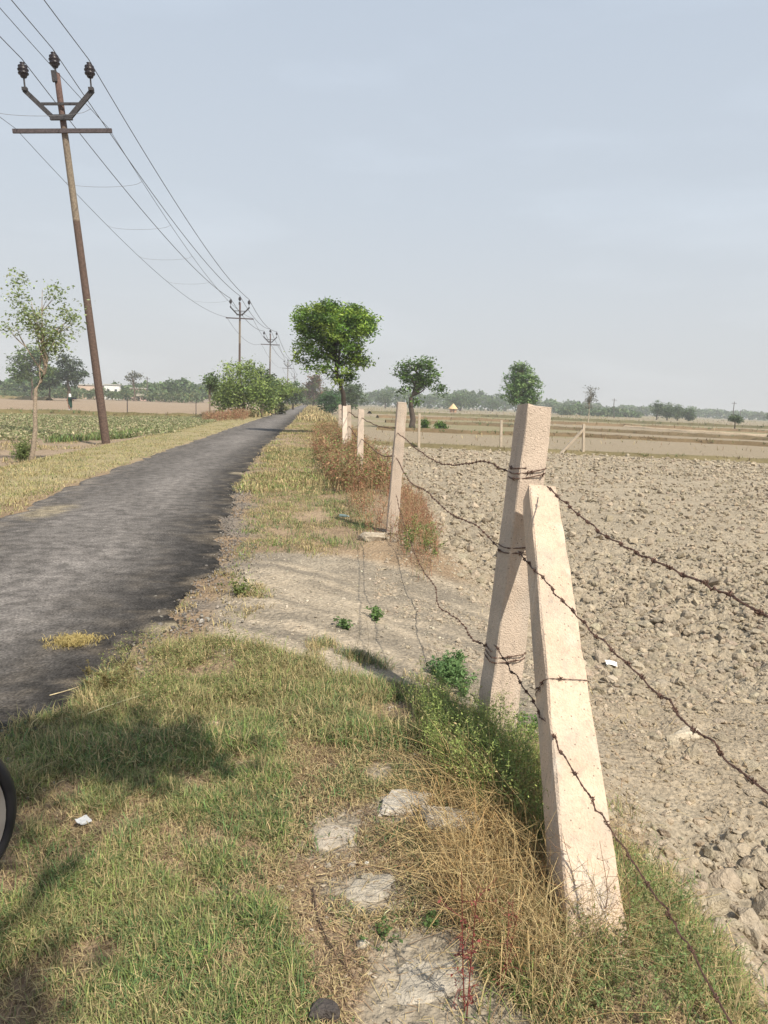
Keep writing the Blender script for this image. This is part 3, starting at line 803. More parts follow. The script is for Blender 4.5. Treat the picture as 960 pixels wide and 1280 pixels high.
ND, NM, NL = (.06, .115, .022), (.12, .215, .035), (.22, .32, .05)
# neem by the fence
by = 34.0; b0 = np.array([1.50, by, -.12])
def rel(px, py, y, b): return tuple(aty(px, py, y) - b)
neem = make_tree('neem_tree', b0, [(0, 0, -.1), rel(430, 500, by, b0), rel(427, 485, by, b0), rel(421, 470, by, b0), rel(420, 450, by, b0), rel(416, 425, by, b0)],
    [lob(b0, 415, 412, by, 42, 24), lob(b0, 385, 400, by, 20, 16), lob(b0, 445, 396, by, 22, 15), lob(b0, 410, 392, by, 34, 12), lob(b0, 455, 425, by, 17, 20), lob(b0, 385, 442, by, 20, 12), lob(b0, 425, 440, by, 28, 16), lob(b0, 432, 468, by, 18, 12), lob(b0, 372, 402, by, 10, 8), lob(b0, 440, 408, by, 30, 20), lob(b0, 395, 425, by, 24, 16), lob(b0, 396, 456, by, 18, 11), lob(b0, 455, 446, by, 14, 14), lob(b0, 448, 388, by, 18, 8), lob(b0, 405, 384, by, 30, 7)],
    170, 115, .16, {NM: 5, NL: 4, ND: 2, (.28, .38, .06): 1}, bark=(.05, .038, .03), tr=.10, csz=.19, limbs=20, asp=.38, hollow=.6,
    label='leafy green neem tree with a flat-topped crown leaning over the roadside fence')
# gnarled tree in the right field
by = 57.; b0 = np.array([*gp(515, 536, FZ)[:2], FZ]); by = b0[1]
make_tree('gnarled_tree', b0, [(0, 0, -.1), rel(516, 520, by, b0), rel(514, 508, by, b0), rel(512, 498, by, b0), rel(520, 490, by, b0), rel(530, 480, by, b0)],
    [lob(b0, 506, 463, by, 9, 15), lob(b0, 528, 455, by, 13, 10), lob(b0, 535, 470, by, 14, 14), lob(b0, 546, 487, by, 10, 9), lob(b0, 503, 486, by, 7, 6), lob(b0, 520, 478, by, 14, 9), lob(b0, 519, 503, by, 7, 5), lob(b0, 555, 484, by, 5, 4)],
    105, 36, .22, {ND: 4, NM: 4, (.1, .15, .05): 1}, bark=(.09, .07, .055), tr=.2, csz=.24, limbs=12, asp=.5, hollow=.5,
    label='gnarled field tree with forked trunk and clumpy dark green crown behind the second fence post')
# layered conical tree
b0 = np.array([*gp(652, 531, FZ)[:2], FZ]); by = b0[1]
lb = [lob(b0, 652, 456 + q * 5, by, w_, 3.2) for q, w_ in enumerate((9, 15, 18, 22, 25, 27, 28, 28, 26, 21))]
make_tree('layered_tree', b0, [(0, 0, -.1), rel(652, 515, by, b0), rel(652, 490, by, b0), rel(652, 460, by, b0)], lb, 260, 26, .42, {(.12, .21, .07): 5, (.19, .28, .10): 4}, tr=.22, csz=.24, limbs=16, asp=.3, up=.85, hollow=.4,
    label='dense broad cone-shaped green tree standing behind the tall near post')
# sapling left
b0 = np.array([*gp(38, 583, LZ)[:2], LZ + .05]); by = b0[1]
SG = {(.26, .32, .14): 4, (.18, .24, .09): 4, (.36, .39, .22): 3}
make_tree('slender_sapling', b0, [(0, 0, -.1), rel(43, 550, by, b0), rel(44, 510, by, b0), rel(43, 492, by, b0), rel(55, 470, by, b0), rel(60, 450, by, b0), rel(50, 420, by, b0)],
    [lob(b0, 24, 350, by, 8, 14), lob(b0, 22, 375, by, 12, 14), lob(b0, 40, 395, by, 22, 14), lob(b0, 70, 365, by, 14, 12), lob(b0, 88, 395, by, 18, 14), lob(b0, 60, 415, by, 30, 15), lob(b0, 12, 410, by, 14, 8), lob(b0, 108, 382, by, 7, 5), lob(b0, 65, 435, by, 18, 10)],
    270, 10, .08, SG, bark=(.30, .24, .18), tr=.05, csz=.12, limbs=11, asp=.5, hollow=.15,
    label='slender pale-trunked sapling with sparse grey-green leaves at the left edge of the photo')
G = Geo(); q = gp(34, 582, LZ)
x, y = q[0] + rng.normal(-.08, .09, 60), q[1] + rng.normal(0, .1, 60)
stems(G, x, y, .55, .004, {OLIVE: 2, GREEN: 2}, nl=6, lsize=.05, lw={(.13, .17, .06): 3, LIME: 1}, lean=.2, branch=6)
tag(link('leafy_shoots', G.mesh('leafy_shoots'), M_grass), 'clump of leafy shoots at the foot of the pale-trunked sapling', 'plant')

def simple_tree(name, px, ybase, ytop, wpx, y, z, cols, label, n=60, per=26, ls=.5, shape=None, group=None, tr=.2, trunk_vis=.25, up=.4, bark=(.12, .09, .065)):
    b = aty(px, ybase, y); b[2] = z
    top = aty(px, ytop, y)[2]; H_ = top - z; W_ = wpx * y / FPX / 2
    sh = shape or [(0, .62, 1, .36), (-.5, .5, .5, .22), (.5, .55, .5, .25), (.1, .8, .6, .18)]
    lo = [(a * W_, rng.uniform(-.2, .2) * W_, c * H_, d_ * W_, d_ * W_, e * H_) for a, c, d_, e in sh]
    return make_tree(name, b, [(0, 0, -.1), (.03 * W_, 0, H_ * .3), (-.05 * W_, 0, H_ * .6)], lo, n, per, ls, cols, tr=tr, csz=max(ls * .9, W_ * .13), limbs=8, up=up, hollow=.3, label=label, group=group, bark=bark)
DG = {(.06, .11, .035): 3, (.09, .14, .05): 4, (.14, .18, .075): 2}
# left distance
simple_tree('field_tree', 40, 500, 430, 52, 150, LZ, {(.08, .13, .03): 4, (.12, .17, .05): 3}, 'bright green rounded tree behind the pale-trunked sapling', 90, 34, .6)
simple_tree('field_tree', 86, 499, 443, 42, 160, LZ, {(.05, .075, .035): 4, (.07, .1, .045): 3}, 'dark grey-green tree left of the leaning power pole, beyond the walking person', 80, 30, .6, tr=.35)
simple_tree('field_tree', 62, 499, 458, 34, 165, LZ, DG, 'lower dark tree between the bright rounded tree and the grey-green one', 60, 26, .7)
simple_tree('sparse_tree', 168, 493, 462, 22, 210, LZ, {(.11, .12, .08): 3, (.16, .16, .11): 2}, 'thin sparse-crowned tree beside the far white houses', 26, 16, .6, shape=[(-.3, .75, .5, .2), (.4, .8, .5, .17), (0, .55, .4, .12)], tr=.25)
simple_tree('field_tree', 214, 496, 476, 26, 230, LZ, DG, 'low dark tree on the far field edge left of the roadside thicket', 40, 24, .9)
simple_tree('field_tree', 262, 531, 466, 24, 61, LZ, {(.10, .15, .05): 3, (.07, .11, .035): 3}, 'slim young tree with bare lower trunk left of the roadside thicket', 40, 26, .2, shape=[(0, .85, 1, .12), (.3, .72, .6, .1)], tr=.07, bark=(.2, .16, .12))
# roadside thicket left
RT = {(.17, .24, .06): 4, (.25, .32, .09): 4, (.10, .15, .04): 1}
simple_tree('roadside_tree', 303, 525, 450, 84, 64, -.2, RT, 'largest bushy roadside tree, the one round the second power pole', 230, 30, .24, shape=[(-.1, .62, .8, .32), (-.55, .5, .4, .2), (.5, .5, .5, .25), (0, .84, .5, .14), (0, .3, .7, .2), (.75, .35, .4, .2)], tr=.15)
simple_tree('roadside_tree', 345, 519, 466, 52, 78, -.15, RT, 'bushy roadside tree just behind and right of the largest one', 120, 34, .28, shape=[(0, .6, .8, .36), (-.4, .35, .6, .25), (.6, .6, .45, .18)], tr=.14)
simple_tree('roadside_tree', 327, 521, 458, 36, 72, -.15, DG, 'darker tree in the middle of the roadside thicket', 80, 30, .28, tr=.15)
simple_tree('roadside_tree', 278, 522, 478, 30, 70, -.2, RT, 'low pale-green shrub tree at the left end of the roadside thicket', 60, 30, .25, shape=[(0, .5, 1, .4)], tr=.1)
simple_tree('roadside_tree', 366, 512, 476, 32, 125, -.1, DG, 'smaller green tree at the right end of the roadside thicket, nearest the road', 80, 28, .4, shape=[(0, .55, 1, .42)], tr=.15)
simple_tree('reddish_tree', 392, 508, 464, 29, 210, -.1, {(.20, .10, .06): 4, (.13, .09, .04): 3, (.09, .11, .03): 3}, 'reddish-brown leafed tree where the road disappears', 110, 30, .6, shape=[(0, .45, 1, .38), (0, .75, .6, .2)], tr=.3)
simple_tree('roadside_tree', 379, 508, 484, 20, 262, -.1, DG, 'small dark tree closing the far end of the road', 60, 26, .7, shape=[(0, .5, 1, .46)], tr=.2)
simple_tree('roadside_bush', 388, 508, 497, 22, 256, -.1, {OLIVE: 2, (.09, .14, .04): 3}, 'olive bush under the reddish tree where the road disappears', 50, 26, .5, shape=[(0, .5, 1, .5)], tr=.1)
simple_tree('roadside_bush', 412, 514, 488, 30, 115, -.2, {(.045, .10, .03): 4, (.06, .13, .035): 3}, 'rounded dense green bush left of the neem trunk', 90, 30, .35, shape=[(0, .5, 1, .46)], tr=.1)
simple_tree('roadside_tree', 438, 515, 477, 36, 120, -.2, {(.08, .12, .05): 4, (.11, .15, .07): 3}, 'soft pale green tree right of the neem trunk behind the fence posts', 90, 26, .4, shape=[(0, .55, 1, .4), (.2, .85, .5, .14)], tr=.15)
simple_tree('roadside_bush', 352, 518, 500, 18, 80, -.1, {LIME: 2, OLIVE: 3}, 'low yellow-green bush at the left road edge under the thicket', 30, 26, .2, shape=[(0, .5, 1, .5)], tr=.06)
# right distance
for px, yb, yt, wp, lbl in ((531, 537, 524, 9, 'small green bush just right of the gnarled tree trunk'), (550, 538, 527, 17, 'wider low green bush right of the smaller one in the ploughed field')):
    q = gp(px, yb, FZ)
    simple_tree('field_bush', px, yb, yt, wp, q[1], FZ, {ND: 2, NM: 3}, lbl, 40, 26, .16, shape=[(0, .5, 1, .5)], tr=.05)
def at_h(yb, px): return gp(px, yb, FZ)[1]
simple_tree('sparse_tree', 735, 528, 482, 18, at_h(529, 735), FZ, {(.13, .13, .1): 3, (.17, .16, .12): 2}, 'tall thin tree with a wispy crown right of the near fence post', 34, 18, .3, shape=[(0, .85, .8, .13), (.1, .65, .9, .14), (-.1, .45, .5, .1)], tr=.09, bark=(.4, .33, .25))
yy = 230
for px, yb, yt, wp, lbl in ((820, 531, 500, 20, 'tallest tree at the left end of the far clump in the right field'), (833, 531, 504, 16, 'grey-green tree second from the left in the far clump'), (846, 531, 507, 20, 'rounded tree in the middle of the far clump, left of the lowest'), (860, 532, 511, 16, 'lowest tree at the right end of the far clump')):
    simple_tree('clump_tree', px, yb, yt, wp, yy, FZ, DG, lbl, 60, 26, .55, shape=[(0, .6, 1, .4), (.1, .3, .7, .2)], tr=.2, group='trees in the far clump')
simple_tree('field_tree', 918, 536, 519, 17, at_h(536, 918), FZ, {(.06, .1, .03): 3, (.09, .13, .045): 2}, 'small umbrella-shaped tree under the far power pole at right', 50, 26, .26, shape=[(0, .72, 1, .28)], tr=.1)
simple_tree('field_tree', 963, 533, 514, 16, 260, FZ, DG, 'dark tree cut by the right edge of the photo', 40, 24, .6, tr=.2)
simple_tree('field_tree', 575, 520, 490, 48, 330, FZ, DG, 'broad dark tree standing over the thatched hut', 90, 26, 1.0, shape=[(-.1, .6, .8, .4), (.5, .5, .5, .3), (-.5, .45, .5, .3)], tr=.4)
simple_tree('field_tree', 481, 517, 490, 20, 330, FZ, DG, 'tall distant tree left of the second fence post', 50, 22, .9, tr=.3)
simple_tree('field_tree', 615, 521, 500, 26, 380, FZ, DG, 'distant tree between the thatched hut and the cone-shaped tree', 50, 22, 1.0, tr=.3)
simple_tree('field_tree', 705, 523, 505, 24, 380, FZ, DG, 'distant rounded tree just right of the near fence post top', 50, 22, 1.0, tr=.3)
# added tree, unseen behind the viewer; crown lobes shaped to throw dappled shade
make_tree('added_shade_tree', (-.9, -2.6, -.1), [(0, 0, -.1), (.05, .3, 1.5), (.25, .8, 3), (.7, 1.4, 4.2)], [(1.95, 2.35, 4.8, .72, .26, .3), (2.19, .97, 4.8, .34, .14, .2), (1.62, 1.80, 4.8, .45, .28, .2), (1.75, 1.0, 4.7, .34, .16, .2)], 100, 30, .11, {NM: 4, NL: 3}, tr=.06, csz=.12, limbs=10, hollow=.2,
    label='unseen leafy tree added behind the viewer to shade the lower left grass')

# ---- distant tree belt (reads as one mass)
G = Geo()
def belt(px0, px1, y, top, wv, seed, dens=7, c=DG):
    n = int((px1 - px0) * dens)
    px = rng.uniform(px0, px1, n)
    tp = np.interp(px, [p for p, _ in top], [t for _, t in top])
    d = cf[None] * FPX + cr[None] * (px - 480)[:, None] + cu[None] * (640 - tp)[:, None]
    yy_ = y * (1 + .12 * (vn(px * .07, px * 0, seed) - .5)) * rng.uniform(.96, 1.04, n)
    Pt = CAM + d * (yy_ / d[:, 1])[:, None]
    lump = .45 + .75 * fbm(px * .09, px * 0, 3, seed + 3)
    zz = -.4 + (Pt[:, 2] + .4) * lump * np.sqrt(rng.random(n))
    P = np.stack([Pt[:, 0], Pt[:, 1], zz], -1)
    tint = palette(n, c) * (.7 + .7 * vn(px * .3, zz * .3, seed + 9))[:, None]
    k = 3
    leaves(G, np.repeat(P, k, 0) + rng.normal(0, wv * .6, (n * k, 3)) * np.array([1, 1, .6]), wv * rng.uniform(.6, 1.3, n * k), np.repeat(tint, k, 0), .3, .8)
belt(-250, 260, 260, [(-250, 462), (0, 474), (30, 468), (60, 478), (130, 480), (200, 478), (240, 474), (262, 478)], 1.1, 1, 16)
belt(-60, 250, 226, [(-60, 489), (60, 487), (100, 485), (125, 484), (150, 487), (165, 486), (200, 487), (250, 489)], .55, 6, 16, {(.08, .12, .045): 4, (.12, .16, .07): 3, OLIVE: 1})
belt(230, 400, 420, [(230, 478), (300, 482), (400, 490)], 1.6, 2, 12)
belt(400, 700, 460, [(400, 486), (460, 486), (520, 489), (600, 486), (640, 494), (700, 500)], 1.8, 3, 12)
belt(690, 1150, 560, [(690, 500), (760, 507), (800, 509), (830, 508), (960, 517), (1150, 522)], 2.0, 4, 12)
belt(700, 800, 320, [(700, 509), (730, 507), (760, 511), (800, 516)], 1.4, 5, 10)
tag(link('distant_trees', G.mesh('distant_trees'), M_leaf), kind='stuff')

# ---------------------------------------------------------------- concrete posts
def post_mesh(name, A, B, w0, w1, yaw=0.0, chip=.004, n=22, seed=0, cA=(.50, .405, .325)):
    """square, chamfered concrete post from foot A to head B, rotated to the fence line"""
    A, B = np.array(A, float), np.array(B, float)
    ax = B - A; L_ = np.linalg.norm(ax); ax /= L_
    ex = np.array([math.cos(yaw), math.sin(yaw), 0]); ex -= ax * (ex @ ax); ex /= np.linalg.norm(ex)
    ey = np.cross(ax, ex)
    c = .09
    prof = []
    for sx, sy in ((-1, -1), (1, -1), (1, 1), (-1, 1)):
        nx_, ny_ = (sx, sy * (1 - c)), (sx * (1 - c), sy)
        prof += [ny_, nx_] if sx * sy > 0 else [nx_, ny_]
    prof = np.array(prof)
    ord_ = np.argsort(np.arctan2(prof[:, 1], prof[:, 0])); prof = prof[ord_]
    ts = np.linspace(0, 1, n)
    V, C = [], []
    r2 = np.random.default_rng(seed + 100)
    for t in ts:
        wv = (w0 + (w1 - w0) * t) / 2
        if t == 1: wv *= .96
        p = prof * wv + r2.normal(0, chip * .3, prof.shape)
        cen = A + ax * L_ * t
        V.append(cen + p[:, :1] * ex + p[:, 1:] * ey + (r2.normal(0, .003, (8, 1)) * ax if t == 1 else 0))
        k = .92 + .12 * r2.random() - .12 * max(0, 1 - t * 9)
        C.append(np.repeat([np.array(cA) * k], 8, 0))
    V.append([A + ax * (L_ + .004)]); C.append([np.array(cA)])
    T = []
    for i_ in range(n - 1):
        for j_ in range(8):
            a_, b_ = i_ * 8 + j_, i_ * 8 + (j_ + 1) % 8
            T += [(a_, b_, b_ + 8), (a_, b_ + 8, a_ + 8)]
    T += [((n - 1) * 8 + j_, (n - 1) * 8 + (j_ + 1) % 8, n * 8) for j_ in range(8)]
    return npmesh(name, np.concatenate(V) - A, np.array(T), np.concatenate(C))
def post(name, A, B, w0, w1, label, group=None, cat='fence post', seed=0, yaw=0, cA=(.50, .405, .325)):
    o = link(name, post_mesh(name, A, B, w0, w1, yaw, seed=seed, cA=cA), M_conc, loc=A)
    return tag(o, label, cat, group)
P1a = gp(622, 912, 0); P1a[2] -= .25; P1b = aty(668, 508, 3.36)
p1 = P1a + (P1b - P1a) * .0
post('fence_post', gp(616, 912, 0) - np.array([.0, 0, .2]), P1b, .158, .128, 'tall near concrete post leaning right, propped by a strut', seed=1, yaw=.16, group='concrete fence posts')
SA = gp(737, 1176, -.02); SB = aty(674, 617, 3.16)
SA2 = SA + (SA - SB) * .08
post('post_strut', SA2, SB, .182, .126, 'slanting concrete strut propping the near fence post, foot in dry grass', cat='fence strut', seed=2, cA=(.57, .44, .33))
post('fence_post', gp(489, 668, -.02) - np.array([0, 0, .1]), aty(502.5, 503, 8.55), .135, .112, 'second concrete post along the fence, standing alone in dry brush', 'concrete fence posts', seed=3)
post('fence_post', gp(449, 606, -.02), aty(451.5, 512, 14.2), .125, .115, 'third concrete post along the fence, between brush and field', 'concrete fence posts', seed=4)
post('fence_post', (1.06, 20.3, -.1), aty(435.5, 506.5, 20.3), .14, .13, 'fourth concrete post along the fence, a strut against its left side', 'concrete fence posts', seed=5)
post('post_strut', (.86, 18.9, -.1), aty(431.0, 509, 20.1), .13, .12, 'thin far strut leaning on the fourth fence post', cat='fence strut', seed=6)
post('fence_post', (1.18, 30.5, -.1), aty(425, 506, 30.5), .14, .13, 'fifth and farthest roadside concrete post, beside the neem trunk', 'concrete fence posts', seed=7)
post('fence_post', (1.05, -3.2, -.1), (1.05, -3.2, 1.4), .16, .15, 'concrete post behind the photographer that holds the near wire ends', 'concrete fence posts', seed=8)
# cross fence in the right field
for k, (px, yb, yt, lbl) in enumerate(((523.5, 559, 517, 'pale post of the cross fence beside the gnarled tree'), (626, 563, 525, 'pale cross fence post left of the tall near post'), (729, 568, 530, 'pale cross fence post with a slanting strut, right of the near post'))):
    q = gp(px, yb, FZ); q[2] = FZ - .05
    post('field_post', q, aty(px + .8, yt, q[1]), .11, .10, lbl, 'posts of the cross fence', seed=20 + k, cA=(.46, .38, .29))
q = gp(700, 567, FZ); q[2] -= .03
post('field_strut', q, aty(729, 537, gp(729, 568, FZ)[1] - .05), .11, .10, 'short slanting strut of the cross fence post right of the near post', cat='fence strut', seed=30, cA=(.46, .38, .29))

# ---------------------------------------------------------------- barbed wire
RU = (.10, .055, .04)
def twisted(G, P, r, c, tw=.05):
    P = np.asarray(P, float)
    seg = np.r_[0, np.cumsum(np.linalg.norm(np.diff(P, axis=0), axis=1))]
    n = min(900, max(12, int(seg[-1] / (tw / 2.6))))
    t = np.linspace(0, seg[-1], n)
    Q = np.stack([np.interp(t, seg, P[:, k]) for k in range(3)], -1)
    Tn = np.gradient(Q, axis=0); Tn /= np.linalg.norm(Tn, axis=1)[:, None]
    B = np.cross(Tn, [0, 0, 1.]); B /= np.linalg.norm(B, axis=1)[:, None]; N = np.cross(B, Tn)
    ph = t / tw * 2 * math.pi
    for s in (0, math.pi):
        G.tube(Q + (np.cos(ph + s)[:, None] * B + np.sin(ph + s)[:, None] * N) * r * .95, r, c, 4, False)
    return Q, Tn
def barb_mesh(v):
    G = Geo(); r2 = np.random.default_rng(v)
    for s in (-1, 1):
        th = r2.uniform(0, 3.1) ; d = np.array([s * .002 + .0, math.cos(th), math.sin(th)])
        u_ = np.array([.35 * s, math.cos(th), math.sin(th)])
        G.tube([u_ * -.013 + [s * .004, 0, 0], [s * .004, 0, 0], u_ * .013 + [s * .004, 0, 0]], [.0006, .0016, .0006], RU, 4)
    th = np.linspace(0, 4 * math.pi, 17)
    G.tube(np.stack([np.linspace(-.009, .009, 17), np.cos(th) * .0052, np.sin(th) * .0052], -1), .0017, RU, 4)
    return G.mesh('barb')
BARBS = [barb_mesh(k) for k in range(4)]
for b_ in BARBS: b_.materials.append(M_wire)
def smooth(P, n=6):
    P = np.asarray(P, float); out = []
    Q = np.vstack([2 * P[0] - P[1], P, 2 * P[-1] - P[-2]])
    for i_ in range(1, len(Q) - 2):
        for t in np.linspace(0, 1, n, endpoint=False):
            a, b, c, d = Q[i_ - 1], Q[i_], Q[i_ + 1], Q[i_ + 2]
            out.append(.5 * ((2 * b) + (c - a) * t + (2 * a - 5 * b + 4 * c - d) * t * t + (3 * b - a - 3 * c + d) * t ** 3))
    out.append(P[-1]); return np.array(out)
def strand(P, label, step=.105, r=.0022, barbs=True, kink=.004, group='barbed wire strands of the roadside fence'):
    P = smooth(P)
    P[1:-1] += rng.normal(0, kink, P[1:-1].shape)
    G = Geo(); Q, Tn = twisted(G, P, r, RU)
    o = tag(link('barbed_wire', G.mesh('barbed_wire'), M_wire), label, 'barbed wire', group)
    if barbs:
        seg = np.r_[0, np.cumsum(np.linalg.norm(np.diff(Q, axis=0), axis=1))]
        for k, t in enumerate(np.arange(.06, seg[-1] - .03, step)):
            t += random.uniform(-.012, .012)
            i_ = min(len(Q) - 2, int(np.searchsorted(seg, t)))
            c = link('barb', BARBS[k % 4], None, o, Q[i_])
            e = Vector(Tn[i_]).to_track_quat('X', 'Z').to_euler(); e.rotate_axis('X', random.uniform(0, 6))
            c.rotation_euler = e
    return o
FX = lambda px, py, x=.94: atx(px, py, x)
x1 = .90
def run_near(pts, hb):                   # from the near post back past the viewer, on the fence line
    P = [atx(px, py, xx) for px, py, xx in pts]
    e = np.array([1.0, -3.15, hb]); a_ = P[-1]
    for t in (.25, .5, .75, 1): P.append(a_ + (e - a_) * t + np.array([0, 0, -.06 * t * (1 - t) * 4]))
    return P
strand(run_near([(684, 608, 1.02), (720, 641, .99), (765, 674, .97), (820, 702, .96), (880, 730, .95), (960, 768, .95)], 1.2), 'top barbed strand running from the near post out of the right edge')
strand(run_near([(650, 692, .93), (668, 712, .92), (700, 748, .92), (745, 796, .93), (800, 846, .94), (880, 918, .94), (960, 994, .94)], .85), 'middle barbed strand crossing in front of the strut and running out at the lower right')
strand(run_near([(618, 806, .89), (640, 838, .88), (668, 880, .86), (700, 935, .84), (745, 1010, .86), (775, 1050, .90), (815, 1115, .92), (860, 1180, .93), (920, 1290, .94)], .05), 'lowest barbed strand sloping down across the strut into the bottom grass')
def run_far(pts):
    return [aty(px, py, yv) for px, py, yv in pts]
strand(run_far([(642, 594, 3.4), (605, 577, 4.0), (572, 581, 4.8), (545, 577, 5.8), (520, 560, 7.0), (497, 541, 8.5)]), 'top slack wavy strand between the near post and the second post', .105)
strand(run_far([(630, 690, 3.4), (592, 656, 4.0), (560, 640, 4.8), (533, 614, 5.8), (511, 600, 6.9), (495, 572, 8.5)]), 'middle slack strand between the near post and the second post', .105)
strand(run_far([(608, 808, 3.35), (590, 798, 3.8), (573, 775, 4.4), (549, 757, 5.0), (543, 733, 5.6), (525, 706, 6.4), (505, 655, 7.6), (495, 618, 8.45)]), 'lowest strand drooping to the bare earth between the first two posts', .105)
strand(run_far([(495, 535, 8.5), (475, 533, 10), (462, 528, 12), (452, 522, 14.2)]), 'top strand between the second and third posts', .3, .004)
strand(run_far([(493, 570, 8.5), (476, 569, 10), (462, 557, 12), (451, 548, 14.2)]), 'middle strand between the second and third posts', .3, .004)
strand(run_far([(451, 522, 14.2), (444, 521, 16.5), (436, 515, 20.2), (425, 512, 30.4)]), 'top strand between the third and farthest posts', .9, .006)
strand(run_far([(451, 548, 14.2), (444, 544, 16.5), (436, 533, 20.2), (425, 522, 30.4)]), 'middle strand between the third and farthest posts', .9, .006)
# tie wires wound round the near post and the strut
def wrap(A, B, t, w0, label, turns=2.4, tilt=.02, pitch=.012, r=.0021, yaw=0):
    A, B = np.array(A), np.array(B); ax = B - A; c = A + ax * t; ax = ax / np.linalg.norm(ax)
    ex = np.array([1., 0, 0]); ex -= ax * (ex @ ax); ex /= np.linalg.norm(ex); ey = np.cross(ax, ex)
    th = np.linspace(0, turns * 2 * math.pi, int(turns * 24))
    sq = np.maximum(np.abs(np.cos(th)), np.abs(np.sin(th)))
    rr = (w0 / 2 + .006) / sq
    rr = np.minimum(rr, (w0 / 2 + .006) * 1.36)
    P = c + (np.cos(th) * rr)[:, None] * ex + (np.sin(th) * rr)[:, None] * ey + ((th / th[-1] - .5) * pitch * turns * 2 + tilt * np.sin(th + 1))[:, None] * ax
    G = Geo(); twisted(G, P, r, RU)
    o = tag(link('tie_wire', G.mesh('tie_wire'), M_wire), label, 'tie wire', 'rusty tie wires on the near post and strut')
    for k in range(5):
        i_ = rng.integers(4, len(P) - 4); cb_ = link('barb', BARBS[k % 4], None, o, P[i_]); cb_.rotation_euler = (random.uniform(0, 6), random.uniform(0, 6), 0)
Pf = gp(616, 912, 0) - np.array([.0, 0, .2])
def frac(h): return (h - Pf[2]) / (P1b[2] - Pf[2])
wrap(Pf, P1b, frac(1.26), .136, 'rusty barbed tie wire wound round the near post just above the strut head', 2.7, .025)
wrap(Pf, P1b, frac(.89), .143, 'rusty tie wire round the near post behind the strut', 2.2, .01)
wrap(Pf, P1b, frac(.38), .153, 'lowest rusty tie wire round the near post above the weeds', 2.6, .02)
wrap(SA2, SB, .50, .156, 'thin single wire loop round the middle of the strut', 1.05, .004, .003, .0012)

# ---------------------------------------------------------------- power line
def rod_box(G, A, B, w_, h_, c):
    A, B = Vector(A), Vector(B); q = (B - A).to_track_quat('X', 'Z').to_matrix()
    G.box((A + B) / 2, ((B - A).length, w_, h_), c, np.array(q))
IR = (.045, .042, .045)
def make_pole(H_, label):
    """H_ = height of the pole head above its foot; arms in the x-z plane"""
    t = empty('power_pole', label=label, cat='power pole', group='power poles along the left of the road')
    G = Geo()
    zs = np.array([-.3, 0, .5, 1.5, 3, H_ * .3, H_ * .5, H_ * .62, H_ * .625, H_ * .75, H_ * .86, H_ * .865, H_ * .95, H_])
    cs = [(.10, .066, .052)] * 7 + [(.10, .066, .052), (.20, .16, .12), (.185, .15, .11), (.16, .125, .095), (.12, .08, .065), (.11, .065, .055), (.11, .065, .055)]
    G.tube(np.stack([0 * zs, 0 * zs, zs], -1), np.interp(zs, [0, H_], [.15, .10]), np.array(cs), 12)
    link('shaft', G.mesh('shaft', True), M_rust, t)
    zb, zc, zt = H_ - 1.42, H_ - 1.84, H_ - .58
    G = Geo()
    rod_box(G, (-1.09, -.16, zt), (-.27, -.16, zb), .09, .15, IR); rod_box(G, (1.09, -.16, zt), (.27, -.16, zb), .09, .15, IR)
    rod_box(G, (-.36, -.17, zb), (.36, -.17, zb), .10, .16, IR)
    rod_box(G, (-1.14, -.2, zt + .02), (-.98, -.2, zt + .02), .14, .10, IR); rod_box(G, (1.14, -.2, zt + .02), (.98, -.2, zt + .02), .14, .10, IR)
    link('v_arm', G.mesh('v_arm'), M_rust, t)
    G = Geo(); rod_box(G, (-.60, -.17, zb + .42), (.60, -.17, zb + .42), .05, .08, IR); link('brace_bar', G.mesh('brace_bar'), M_rust, t)
    G = Geo(); rod_box(G, (-1.6, -.17, zc), (1.6, -.17, zc), .08, .13, (.075, .06, .062)); link('cross_arm', G.mesh('cross_arm'), M_rust, t)
    prof = [(.0, -.02), (.10, 0), (.13, .05), (.13, .09), (.19, .12), (.20, .16), (.15, .20), (.20, .25), (.21, .29), (.15, .33), (.18, .38), (.17, .42), (.09, .46), (.08, .50), (.10, .53), (.0, .57)]
    G = Geo(); G.lathe(prof, (.02, .014, .017), n=14); im = G.mesh('insulator', True); im.transform(Matrix.Scale(.85, 4)); im.materials.append(M_metal)
    G = Geo(); G.tube([(0, 0, -.34), (0, 0, .03)], .028, IR, 6); pm = G.mesh('pin'); pm.materials.append(M_rust)
    for x_, y_, z_ in ((-1.06, -.18, zt + .38), (1.06, -.18, zt + .38), (-.02, -.02, H_ + .18)):
        o = link('insulator', im, None, t, (x_, y_, z_)); link('pin', pm, None, o)
    G = Geo(); G.box((-.06, -.1, H_ - .12), (.16, .1, .34), IR); link('head_clamp', G.mesh('head_clamp'), M_rust, t)
    t['attach'] = 1
    return t, [(-1.06, -.18, zt + .95), (-.02, -.02, H_ + .75), (1.06, -.18, zt + .95), (-1.5, -.17, zc + .08), (1.5, -.17, zc + .08)]
b1 = gp(133, 557, LZ); y1 = b1[1]
top = aty(71, 92, y1)
H1 = np.linalg.norm(top - b1)
p0, att = make_pole(H1, 'nearest rusty steel power pole, leaning left beside the road')
p0.location = b1
lean = math.atan2(top[0] - b1[0], top[2] - b1[2])
p0.rotation_euler = (0, lean, 0)
poles = [p0]
del p0['attach']
